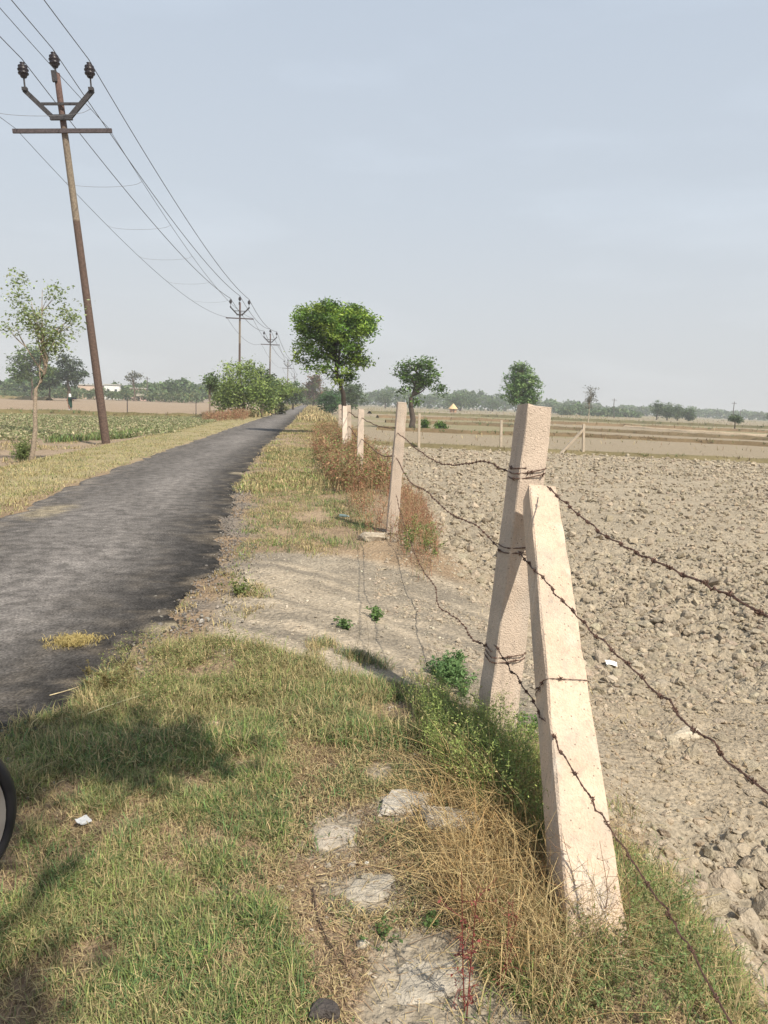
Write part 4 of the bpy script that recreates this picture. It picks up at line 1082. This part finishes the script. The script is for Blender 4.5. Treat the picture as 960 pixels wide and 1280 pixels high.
for px, pt_, yv, lbl in ((300, 378, 88, 'second power pole along the road, rising out of the roadside thicket'), (338, 417, 127, 'third power pole along the road, behind the thicket'), (360, 452, 206, 'fourth power pole along the road, small above the thicket'), (368, 468, 310, 'fifth and farthest power pole along the road')):
    tp = aty(px, pt_, yv)
    c = p0.copy(); col.objects.link(c)
    for ch in p0.children:
        d = ch.copy(); col.objects.link(d); d.parent = c
        for g_ in ch.children: e = g_.copy(); col.objects.link(e); e.parent = d
    c.location = (tp[0], yv, tp[2] - H1); c.rotation_euler = (0, 0, 0); tag(c, lbl)
    poles.append(c)
bpy.context.view_layer.update()
# the arms of the leaning pole were bolted on level
cpt = Matrix.Translation((0, 0, H1 - 1.5)); LV = cpt @ Matrix.Rotation(-lean - .075, 4, 'Y') @ cpt.inverted()
for ch in p0.children:
    if ch.name.split('.')[0] in ('v_arm', 'brace_bar', 'cross_arm') or (ch.name.startswith('insulator') and abs(ch.location.x) > .5):
        ch.matrix_basis = LV @ ch.matrix_basis
def wpt(o, p):
    if o is p0 and abs(p[0]) > .5: p = LV @ Vector(p)
    return np.array(Matrix.Translation(o.location) @ o.rotation_euler.to_matrix().to_4x4() @ Vector(p))
A_ = [[wpt(o, a) for o in poles] for a in att]
names = ['left conductor resting on the left insulators of the power poles', 'middle conductor running over the heads of the power poles', 'right conductor resting on the right insulators of the power poles', 'lower left guard wire at the ends of the cross arms', 'lower right guard wire at the ends of the cross arms']
guard = {}
for k, pts in enumerate(A_):
    back = pts[0] + np.array([.2, -60, -.3]) if k < 3 else pts[0] + np.array([.2, -60, .2])
    pp = [back] + pts
    Q = []
    for a, b in zip(pp[:-1], pp[1:]):
        for t in np.linspace(0, 1, 25, endpoint=False): Q.append(a + (b - a) * t + np.array([0, 0, -(.9 if k < 3 else 1.2) * 4 * t * (1 - t)]))
    Q.append(pp[-1]); Q = np.array(Q); guard[k] = Q
    G = Geo(); rr = np.interp(Q[:, 1], [-40, 27, 90, 330], [.013, .014, .03, .05]) * (1 if k < 3 else .62)
    G.tube(Q, rr, (.10, .10, .11), 5, False)
    tag(link('power_cable', G.mesh('power_cable'), M_wire), names[k], 'power cable', 'cables of the power line')
lace = []
for k, yv in enumerate((17.5, 24.6, 31.5, 37.5, 44, 52, 62)):
    a = np.array([np.interp(yv, guard[3][:, 1], guard[3][:, q]) for q in range(3)]); b = np.array([np.interp(yv, guard[4][:, 1], guard[4][:, q]) for q in range(3)])
    t = np.linspace(0, 1, 14)[:, None]
    Q = a + (b - a) * t; Q[:, 2] -= .2 * (4 * t * (1 - t))[:, 0] ** .5
    G = Geo(); G.tube(Q, .0065, (.22, .22, .23), 4, False)
    where = ['first, nearest the viewer', 'second, just before the leaning pole', 'third, just beyond the leaning pole', 'fourth, low between the first two poles', 'fifth between the first two poles', 'sixth, near the middle of the span', 'seventh, nearest the second pole'][k]
    tag(link('guard_loop', G.mesh('guard_loop'), M_wire), 'sagging cross wire between the guard wires, ' + where, 'guard wire', 'cross wires slung between the guard wires')
# far field poles
for px, yb, yt, yv, lbl in ((768, 522, 498, 260, 'thin dark pole above the right tree belt, left of the far clump'), (775, 524, 508, 330, 'shorter pole beside the thin dark one on the right'), (918, 530, 502, 240, 'far pole rising behind the small umbrella-shaped tree'), (926, 530, 513, 300, 'short pole right of the small umbrella-shaped tree'), (184, 492, 471, 230, 'thin pole beside the far white houses on the left'), (159, 517, 497, 62, 'thin dark stake in the brown field right of the leaning pole'), (245, 519, 501, 72, 'second thin stake in the brown field, left of the thicket')):
    a = aty(px, yb, yv); a[2] = (FZ if px > 400 else LZ) - .1; b = aty(px, yt, yv)
    G = Geo(); rr = .16 if yv > 100 else .05
    G.tube([(0, 0, 0), (b[0] - a[0], 0, (b[2] - a[2]) * .5), (b[0] - a[0], 0, b[2] - a[2])], [rr, rr * .9, rr * .7], (.10, .085, .08), 6)
    if yv > 100: rod_box(G, (b[0] - a[0] - .9, 0, b[2] - a[2] - .6), (b[0] - a[0] + .9, 0, b[2] - a[2] - .6), .12, .14, (.10, .09, .09))
    tag(link('field_pole', G.mesh('field_pole'), M_rust, loc=a), lbl, 'pole')

# ---------------------------------------------------------------- far buildings
def house(px, yv, w_, d_, h_, c, label, base=LZ, flat=True, win=2):
    a = aty(px, 490, yv); t = empty('house', (a[0], yv, base - .1), .15, label=label, cat='house')
    G = Geo(); G.box((0, 0, h_ / 2), (w_, d_, h_), c); link('wall', G.mesh('wall'), M_plaster, t)
    G = Geo(); G.box((0, 0, h_ + .12), (w_ + .5, d_ + .5, .24), (.5, .48, .44)); r_ = link('roof', G.mesh('roof'), M_plaster, t)
    for k in range(win):
        G = Geo(); G.box((-w_ / 2 + w_ * (k + .5) / win, -d_ / 2 - .02, h_ * .6), (w_ * .16, .1, h_ * .26), (.06, .07, .08)); link('window', G.mesh('window'), M_metal, t)
    G = Geo(); G.box((w_ * .02, -d_ / 2 - .03, h_ * .3), (w_ * .1, .08, h_ * .6), (.12, .09, .07)); link('door', G.mesh('door'), M_metal, t)
house(114, 236, 7, 5, 4.3, (.55, .42, .33), 'far tan flat-roofed house just left of the leaning pole', win=2)
house(141, 234, 4.5, 4, 4.6, (.78, .77, .74), 'far white flat-roofed house just right of the leaning pole', win=2)
house(173, 240, 4.5, 4, 3.9, (.62, .42, .38), 'far pinkish house under the sparse-crowned tree', win=2)
def shed(px, yv, w_, h_, c, label):
    a = aty(px, 490, yv); t = empty('shed', (a[0], yv, LZ - .1), .1, label=label, cat='shed')
    G = Geo(); rod_box(G, (0, -1.8, h_ * .85), (0, 0, h_ * 1.35), w_ + .4, .12, c); rod_box(G, (0, .02, h_ * 1.35), (0, 1.8, h_), w_ + .4, .12, c); link('roof', G.mesh('roof'), M_plaster, t)
    for sx in (-1, 1):
        for sy in (-1, 1):
            G = Geo(); G.tube([(sx * w_ / 2, sy * 1.3, 0), (sx * w_ / 2, sy * 1.3, h_)], .12, (.25, .2, .15), 6); link('leg', G.mesh('leg'), M_bark, t)
shed(179, 225, 3.2, 1.8, (.36, .32, .25), 'low open shed with pale roof below the pinkish house')
shed(211, 225, 2.6, 1.9, (.40, .38, .34), 'low open shed with whitish roof left of the thicket')
# thatched hut
hq = aty(566, 518, 235); t = empty('hut', (hq[0], hq[1], FZ - .1), label='small round hut with a conical straw roof in the right field', cat='hut')
G = Geo(); G.lathe([(1.15, 0), (1.15, 1.4), (0, 1.4)], (.42, .25, .16), n=14); link('wall', G.mesh('wall'), M_plaster, t)
G = Geo(); G.lathe([(1.35, 1.1), (1.6, 1.25), (1.5, 1.4), (.9, 2.1), (.25, 2.8), (.0, 3.0)], (.62, .44, .24), n=16); link('roof', G.mesh('roof'), M_plaster, t)
G = Geo(); G.box((0, -1.14, .55), (.5, .1, 1.1), (.12, .08, .05)); link('door', G.mesh('door'), M_plaster, t)

# ---------------------------------------------------------------- walking person
pq = gp(88, 516, LZ)
ps = empty('person', (pq[0], pq[1], LZ + .02), R_(25), label='distant person in a dark green tunic and white scarf walking in the left field', cat='person')
S = 1.0
def skin_body():
    J = {'pelvis': (0, 0, .88, .13, .10), 'chest': (0, .01, 1.22, .16, .11), 'neck': (0, .02, 1.40, .05, .05), 'head0': (0, .01, 1.47, .075, .085), 'head1': (0, 0, 1.57, .085, .10), 'head2': (0, 0, 1.64, .05, .06),
         'shl': (-.17, .01, 1.34, .055, .055), 'ell': (-.24, .0, 1.07, .042, .042), 'wrl': (-.22, -.10, .86, .028, .028), 'hal': (-.22, -.14, .79, .022, .035),
         'shr': (.17, .01, 1.34, .055, .055), 'elr': (.26, -.03, 1.09, .042, .042), 'wrr': (.30, -.22, 1.13, .028, .028), 'har': (.31, -.29, 1.15, .022, .035),
         'hil': (-.09, 0, .82, .09, .09), 'knl': (-.10, -.10, .46, .06, .06), 'anl': (-.10, -.04, .09, .035, .035), 'tol': (-.10, -.18, .04, .035, .03),
         'hir': (.09, 0, .82, .09, .09), 'knr': (.10, .05, .46, .06, .06), 'anr': (.10, .22, .12, .035, .035), 'tor': (.10, .10, .04, .035, .03)}
    E = [('pelvis', 'chest'), ('chest', 'neck'), ('neck', 'head0'), ('head0', 'head1'), ('head1', 'head2'), ('chest', 'shl'), ('shl', 'ell'), ('ell', 'wrl'), ('wrl', 'hal'), ('chest', 'shr'), ('shr', 'elr'), ('elr', 'wrr'), ('wrr', 'har'),
         ('pelvis', 'hil'), ('hil', 'knl'), ('knl', 'anl'), ('anl', 'tol'), ('pelvis', 'hir'), ('hir', 'knr'), ('knr', 'anr'), ('anr', 'tor')]
    ks = list(J); me = bpy.data.meshes.new('body')
    me.from_pydata([J[k][:3] for k in ks], [(ks.index(a), ks.index(b)) for a, b in E], [])
    o = bpy.data.objects.new('body', me); col.objects.link(o); o.parent = ps
    m1 = o.modifiers.new('skin', 'SKIN')
    if not me.skin_vertices: me.attributes.new('skin_vertices', 'FLOAT', 'POINT')
    return o, J, ks
try:
    ob, J, ks = skin_body()
    for i_, k in enumerate(ks):
        ob.data.skin_vertices[0].data[i_].radius = J[k][3:5]
    ob.data.skin_vertices[0].data[0].use_root = True
    ob.modifiers.new('sub', 'SUBSURF').render_levels = 2
except Exception as e_:
    print('skin', e_)
M_skin = mat('skin', .6, vary=0, base=(.22, .12, .08)); ob.data.materials.append(M_skin)
G = Geo(); G.lathe([(.07, 1.41), (.19, 1.36), (.19, 1.2), (.17, 1.0), (.17, .8), (.18, .55), (.17, .45), (.15, .45)], (.018, .05, .035), np.diag([1, .8, 1]), n=14); link('tunic', G.mesh('tunic', True), M_cloth, ps)
G = Geo(); G.lathe([(.085, 1.36), (.13, 1.40), (.11, 1.48), (.105, 1.58), (.08, 1.67), (.0, 1.70)], (.75, .75, .73), np.diag([1, 1.05, 1]), o=(0, .015, 0), n=12); G.tube([(.08, .02, 1.42), (.12, .17, 1.25), (.1, .2, 1.02)], [.05, .06, .03], (.75, .75, .73), 6); link('scarf', G.mesh('scarf', True), M_cloth, ps)
G = Geo(); G.tube([(-.1, -.02, .5), (-.1, -.06, .1)], [.09, .06], (.5, .5, .48), 8); G.tube([(.1, .05, .5), (.1, .2, .14)], [.09, .06], (.5, .5, .48), 8); link('trousers', G.mesh('trousers'), M_cloth, ps)
G = Geo(); G.box((0, 0, 0), (.5, .12, .16), (.03, .03, .04)); bb = link('bundle', G.mesh('bundle'), M_cloth, None, (pq[0] + .38, pq[1] - .2, LZ + 1.30)); tag(bb, 'dark bundle held at the side of the walking person', 'bundle')

# ---------------------------------------------------------------- motorcycle, mostly left of the frame
wc = gp(-122, 1160, 0.0); wx, wy = wc[0], wc[1] + .02
mb = empty('motorcycle', (wx, wy, 0), math.atan2(-wx, wy) - .06, label='parked motorcycle whose front wheel rim just shows at the lower left edge', cat='motorcycle')
RX = np.array([[1, 0, 0], [0, 0, -1], [0, 1, 0]])       # lathe axis z -> y
BK, SV = (.022, .022, .025), (.62, .62, .62)
def wheel(cx, R0=.30):
    w_ = empty('wheel', (cx, 0, R0), 0); w_.parent = mb
    G = Geo(); G.lathe([(R0 - .034, -.03), (R0 - .016, -.038), (R0 - .004, -.026), (R0, 0), (R0 - .004, .026), (R0 - .016, .038), (R0 - .034, .03), (R0 - .034, -.03)], BK, RX, n=56); link('tyre', G.mesh('tyre', True), M_metal, w_)
    G = Geo(); G.lathe([(R0 - .033, -.034), (R0 - .038, -.037), (R0 - .046, -.028), (R0 - .06, -.033), (R0 - .068, -.026), (R0 - .1, -.03), (R0 - .125, -.012), (R0 - .125, .012), (R0 - .1, .022), (R0 - .062, .026), (R0 - .033, .034)], SV, RX, n=56)
    G.lathe([(.0, -.05), (.035, -.05), (.05, -.04), (.05, .04), (.035, .05), (.0, .05)], SV, RX, n=20)
    for k in range(6):
        a_ = k * math.pi / 3; rod_box(G, (.04 * math.cos(a_), 0, .04 * math.sin(a_)), ((R0 - .115) * math.cos(a_), 0, (R0 - .115) * math.sin(a_)), .03, .035, SV)
    link('rim', G.mesh('rim', True), M_chrome, w_)
wheel(0); wheel(-1.28)
def part(name, build, m): G = Geo(); build(G); link(name, G.mesh(name, name in ('fuel_tank', 'seat')), m, mb)
part('front_fork', lambda G: [G.tube([(0, s * .08, .30), (-.14, s * .08, .62), (-.26, s * .08, .92)], .02, SV, 8) for s in (-1, 1)], M_chrome)
th = np.linspace(.5, 2.6, 12)
th = np.linspace(1.2, 2.8, 12)
part('front_mudguard', lambda G: G.tube(np.stack([.335 * np.cos(th), 0 * th, .30 + .335 * np.sin(th)], -1), .022, (.05, .01, .01), 8), M_metal)
th2 = np.linspace(.4, 2.3, 12)
part('rear_mudguard', lambda G: G.tube(np.stack([-1.28 + .345 * np.cos(th2 + .6), 0 * th2, .30 + .345 * np.sin(th2 + .6)], -1), .04, BK, 8), M_metal)
part('handlebar', lambda G: G.tube([(-.36, -.36, 1.03), (-.28, -.22, 1.06), (-.26, 0, .98), (-.28, .22, 1.06), (-.36, .36, 1.03)], .013, SV, 8), M_chrome)
part('headlight', lambda G: G.lathe([(0, -.06), (.06, -.05), (.085, 0), (.085, .04), (0, .05)], (.7, .7, .7), np.array([[0, 0, 1], [0, 1, 0], [-1, 0, 0]]), (-.14, 0, .88), 16), M_chrome)
part('fuel_tank', lambda G: G.tube([(-.30, 0, .80), (-.38, 0, .82), (-.52, 0, .82), (-.66, 0, .76), (-.72, 0, .72)], [.06, .12, .14, .11, .05], (.10, .012, .012), 12), M_metal)
part('seat', lambda G: G.tube([(-.68, 0, .74), (-.8, 0, .75), (-1.05, 0, .77), (-1.3, 0, .80), (-1.38, 0, .80)], [.06, .10, .11, .09, .04], BK, 10), M_metal)
part('engine', lambda G: [G.lathe([(0, -.13), (.12, -.12), (.13, 0), (.12, .12), (0, .13)], (.25, .25, .25), RX, (-.62, 0, .36), 16), rod_box(G, (-.55, 0, .40), (-.46, 0, .62), .16, .16, (.3, .3, .3))], M_chrome)
part('frame', lambda G: [G.tube([(-.24, 0, .9), (-.36, 0, .62), (-.44, 0, .26), (-.8, 0, .26), (-.85, 0, .66), (-.3, 0, .78)], .022, BK, 8), G.tube([(-.8, .1, .32), (-1.28, .1, .3)], .02, BK, 6), G.tube([(-.8, -.1, .32), (-1.28, -.1, .3)], .02, BK, 6)], M_metal)
part('exhaust', lambda G: G.tube([(-.45, -.1, .5), (-.36, -.14, .32), (-.6, -.15, .2), (-1.0, -.15, .24), (-1.45, -.15, .34)], [.018, .02, .022, .045, .04], SV, 10), M_chrome)

# ---------------------------------------------------------------- stones and small things on the ground
def stone(px, py, sx, sy, sz, label, c=(.46, .41, .34), name='flat_stone', cat='stone', rz=0, z=0, sub=2, m=None, sink=.35, zz=None):
    V, F = ico(sub); V = V.copy()
    a_ = rng.standard_normal((6, 3)); a_ /= np.linalg.norm(a_, axis=1)[:, None]
    for q in a_:
        d = V @ q; V -= np.maximum(d - rng.uniform(.55, .8), 0)[:, None] * q
    V[:, 2] = np.clip(V[:, 2], -.6, .55)
    ang = np.arctan2(V[:, 1], V[:, 0]); V[:, :2] *= (1 + .16 * np.sin(ang * 2 + px) + .10 * np.sin(ang * 3 + py) + .07 * np.sin(ang * 5 + px * 2))[:, None]
    V *= 1 + .05 * rng.standard_normal((len(V), 1))
    V = V * np.array([sx, sy, sz])
    q = gp(px, py, z); h_ = float(hgt(np.array([q[0]]), np.array([q[1]]))[0])
    o = link(name, npmesh(name, V, F, np.repeat([c], len(V), 0) * (1 + .08 * rng.standard_normal((len(V), 1)))), m or M_stone, loc=(q[0], q[1], (h_ if zz is None else zz) + sz * (.55 - sink)))
    o.rotation_euler = (0, 0, rz)
    return tag(o, label, cat)
stone(503, 1008, .13, .085, .035, 'pale flat stone left of the deeper one beside the weeds', rz=.4)
stone(562, 1031, .14, .075, .05, 'thick pale stone with a dark undercut at the edge of the tall weeds', rz=-.35, sink=.1)
stone(420, 1037, .11, .08, .02, 'flat pale slab sunk in straw near the middle of the foreground', (.38, .33, .265), rz=-.3, sink=.72)
stone(464, 1112, .10, .07, .02, 'pale sunken slab below the other flat slab', (.37, .325, .26), rz=.2, sink=.72)
stone(543, 1216, .12, .09, .02, 'largest pale flat slab, behind the reddish stem at the bottom', (.38, .335, .27), rz=.6, sink=.76)
stone(405, 1267, .035, .03, .04, 'dark brick fragment at the bottom edge of the photo', (.07, .06, .055), 'brick_fragment', 'brick', rz=.5, sink=.1)
stone(458, 1075, .009, .007, .006, 'tiny white pebble on the straw', (.85, .83, .78), 'pebble', 'pebble', sub=1, sink=0)
stone(253, 775, .02, .02, .012, 'whitish pebble on the road edge', (.6, .55, .48), 'pebble', 'pebble', sub=1, sink=0)
stone(468, 676, .16, .10, .11, 'light grey lump of earth at the foot of the second post', (.40, .34, .26), 'earth_lump', 'earth lump')
stone(855, 922, .12, .06, .05, 'flat slab-like clod on the trodden strip in the field', (.44, .38, .29), 'flat_clod', 'clod', z=FZ, rz=.2, sink=.2)
stone(600, 872 + 150, .03, .025, .02, 'small brown clod between weeds and strut', (.35, .28, .2), 'earth_lump', 'earth lump')
stone(718, 885, .05, .04, .03, 'pinkish stone beside the strut in the field', (.55, .42, .34), 'pink_stone', 'stone', z=FZ)
G = Geo()
def sheet(px, py, s, c, label, name='litter_scrap', z=0, rz=0):
    g_ = np.linspace(-1, 1, 6); U_, W_ = np.meshgrid(g_, g_)
    hz = .25 * fbm(U_ * 2, W_ * 2, 2, int(px)) * s * 2
    V = np.stack([U_ * s, W_ * s * .7, hz], -1); a = (np.arange(5)[:, None] * 6 + np.arange(5)[None]).ravel()
    q = gp(px, py, z); h_ = float(hgt(np.array([q[0]]), np.array([q[1]]))[0])
    o = link(name, npmesh(name, V, np.stack([a, a + 1, a + 7, a + 6], -1), np.repeat([c], 36, 0)), M_cloth, loc=(q[0], q[1], h_ + .02)); o.rotation_euler = (.3, .2, rz)
    sm = o.modifiers.new('thick', 'SOLIDIFY'); sm.thickness = .002
    tag(o, label, 'litter')
sheet(269, 910, .03, (.62, .42, .36), 'pinkish scrap of litter in the grass', rz=.4)
sheet(104, 1036, .025, (.5, .5, .5), 'grey scrap of litter in the shaded grass', rz=1)
sheet(763, 834, .045, (.75, .74, .7), 'white scrap of litter in the trodden part of the field', z=FZ)
q = gp(430, 649, 0); bts = .55; bt = empty('plastic_bottle', (q[0], q[1], float(hgt(q[:1], q[1:2])[0]) + .05), -.5, label='greenish plastic bottle lying in the verge grass before the second post', cat='bottle')
RY = np.array([[0, 0, 1], [0, 1, 0], [-1, 0, 0]])
bt.scale = (bts,) * 3
G = Geo(); G.lathe([(0, -.12), (.035, -.118), (.038, -.1), (.034, -.05), (.038, 0), (.036, .05), (.014, .1), (.013, .115), (0, .116)], (.55, .68, .58), RY, n=14); link('body', G.mesh('body', True), M_metal, bt)
G = Geo(); G.lathe([(0, .112), (.016, .112), (.016, .13), (0, .13)], (.6, .7, .68), RY, n=12); link('cap', G.mesh('cap'), M_metal, bt)

def stick(pts, r, c, label, name='dry_stick', cat='stick', z=.01, twigs=0, m=None):
    P = []
    for a in pts:
        if len(a) == 2:
            q = gp(*a); h_ = float(hgt(q[:1], q[1:2])[0]); P.append((q[0], q[1], h_ + z))
        else: P.append(tuple(a))
    P = smooth(P, 5); G = Geo(); G.tube(P, r * np.linspace(1, .5, len(P)), np.array(c), 5)
    for k in range(twigs):
        i_ = rng.integers(2, len(P) - 2); d = rng.normal(0, 1, 3); d[2] = abs(d[2]) * .8; d /= np.linalg.norm(d)
        G.tube([P[i_], P[i_] + d * .04 + rng.normal(0, .006, 3), P[i_] + d * .09 + rng.normal(0, .012, 3)], [r * .5, r * .4, r * .2], c, 4)
    return tag(link(name, G.mesh(name), m or M_bark), label, cat)
stick([(391, 1110), (398, 1150), (415, 1185), (444, 1222)], .0035, (.10, .07, .05), 'dark curved dry stick lying in the straw at bottom centre')
stick([(265, 968), (310, 955), (368, 948)], .0025, (.5, .42, .27), 'long straight pale straw stalk left of the flat stones')
stick([(352, 1002), (385, 1003), (412, 982)], .0028, (.5, .4, .24), 'bent pale stalk above the sunken slab')
stick([(434, 1016), (450, 995), (465, 985)], .0022, (.5, .4, .24), 'short pale stalk beside the sunken slab')
stick([(395, 1092), (425, 1085), (458, 1072)], .0022, (.48, .38, .22), 'pale stalk pointing at the white pebble')
stick([(62, 872), (85, 865), (100, 860)], .003, (.55, .45, .28), 'pale stalk lying out over the asphalt edge', z=.03)
stick([(110, 905), (140, 895), (182, 880)], .0028, (.42, .4, .25), 'greenish fallen stalk across the dense grass', z=.06)
# red-brown upright stem at the bottom
def plant(px, py, h, c, label, name, n=1, nb=8, br=.12, r=.002, leafs=0, lc=None, ls=.02, spread=.02, bx=0):
    q = gp(px, py); z0 = float(hgt(q[:1], q[1:2])[0]); G = Geo()
    for s in range(n):
        b = np.array([q[0] + rng.normal(0, spread), q[1] + rng.normal(0, spread), z0 - .01])
        P = smooth([b, b + [rng.normal(0, .02) + bx * .4, rng.normal(0, .02), h * .4], b + [rng.normal(0, .04) + bx, rng.normal(0, .03), h * rng.uniform(.8, 1.1)]], 6)
        G.tube(P, r * np.linspace(1, .4, len(P)), np.array(c), 5)
        for k in range(nb):
            i_ = rng.integers(2, len(P) - 1); d = rng.normal(0, 1, 3); d[2] = abs(d[2]) * .7 + .2; d /= np.linalg.norm(d); l_ = br * rng.uniform(.4, 1)
            e1 = P[i_] + d * l_ * .5 + rng.normal(0, .1 * l_, 3); e2 = P[i_] + d * l_ + rng.normal(0, .2 * l_, 3)
            G.tube([P[i_], e1, e2], [r * .5, r * .4, r * .2], c, 4)
            G.tube([e1, e1 + rng.normal(0, .3 * l_, 3)], [r * .35, r * .15], c, 4)
            if leafs:
                LP = P[i_] + (e2 - P[i_]) * rng.random((leafs, 1)) + rng.normal(0, ls * .35, (leafs, 3))
                leaves(G, LP, ls * rng.uniform(.5, 1.3, leafs), jit(lc, leafs), .3, .6)
    return tag(link(name, G.mesh(name), M_grass), label, 'plant')
plant(580, 1262, .42, (.20, .05, .045), 'thin reddish seeded stem rising from the bottom centre', 'red_stem_weed', 2, 12, .07, .0022, 7, (.22, .06, .05), .010, .015)
plant(612, 1230, .3, (.22, .07, .05), 'shorter reddish twig weed right of the seeded stem', 'red_stem_weed', 2, 8, .07, .0016, 4, (.24, .08, .06), .008, .02)
plant(718, 1165, .34, (.22, .13, .08), 'branching bare brown weed in front of the foot of the strut', 'bare_twig_weed', 3, 9, .10, .0018, 0, spread=.04)
plant(136, 872, .20, (.16, .12, .05), 'seedy brownish weed at the asphalt edge', 'seeded_weed', 7, 9, .07, .0018, 12, (.17, .14, .055), .014, .05)
plant(455, 790, .26, (.2, .17, .1), 'wispy leafless weed growing on the bare earth ramp', 'wispy_weed', 5, 3, .1, .0012, 0, spread=.09)
plant(470, 757, .08, (.12, .2, .06), 'small green sprig on the bare earth ramp', 'green_sprig', 5, 4, .06, .0015, 8, (.12, .2, .06), .03, .01)
plant(432, 775, .09, (.12, .2, .06), 'low green sprig left on the bare earth ramp', 'green_sprig', 5, 4, .06, .0015, 8, (.11, .18, .06), .03, .01)
plant(305, 745, .12, (.15, .17, .06), 'isolated green tuft between asphalt and ramp', 'green_sprig', 14, 4, .07, .0016, 6, (.13, .16, .05), .025, .04)
plant(556, 818, .11, (.1, .18, .07), 'bluish green tuft on the slope left of the near post', 'green_sprig', 12, 5, .07, .0016, 8, (.1, .18, .07), .025, .04)
plant(482, 1172, .05, (.1, .16, .05), 'tiny green sprig in the bare straw-covered ground', 'green_sprig', 6, 3, .03, .0012, 6, (.1, .16, .05), .014, .006)
plant(535, 1158, .06, (.1, .16, .05), 'small green sprig left of the dry grass below the stones', 'green_sprig', 6, 3, .03, .0012, 6, (.1, .16, .05), .014, .015)
plant(665, 858 + 40, .12, (.1, .18, .05), 'green sprig between the feet of post and strut', 'green_sprig', 6, 5, .07, .0014, 10, (.1, .18, .05), .02, .03)

# ---------------------------------------------------------------- haze
hm = bpy.data.materials.new('haze'); hm.use_nodes = True
n = hm.node_tree; n.nodes.clear()
pv = n.nodes.new('ShaderNodeVolumePrincipled'); pv.inputs['Density'].default_value = .00075; pv.inputs['Color'].default_value = (.88, .89, .90, 1); pv.inputs['Anisotropy'].default_value = 0.0
o_ = n.nodes.new('ShaderNodeOutputMaterial'); n.links.new(pv.outputs[0], o_.inputs['Volume'])
G = Geo(); G.box((0, 1470, 7.2), (5400, 3200, 17.4), (1, 1, 1))
hz = link('haze', G.mesh('haze'), hm); tag(hz, kind='stuff')
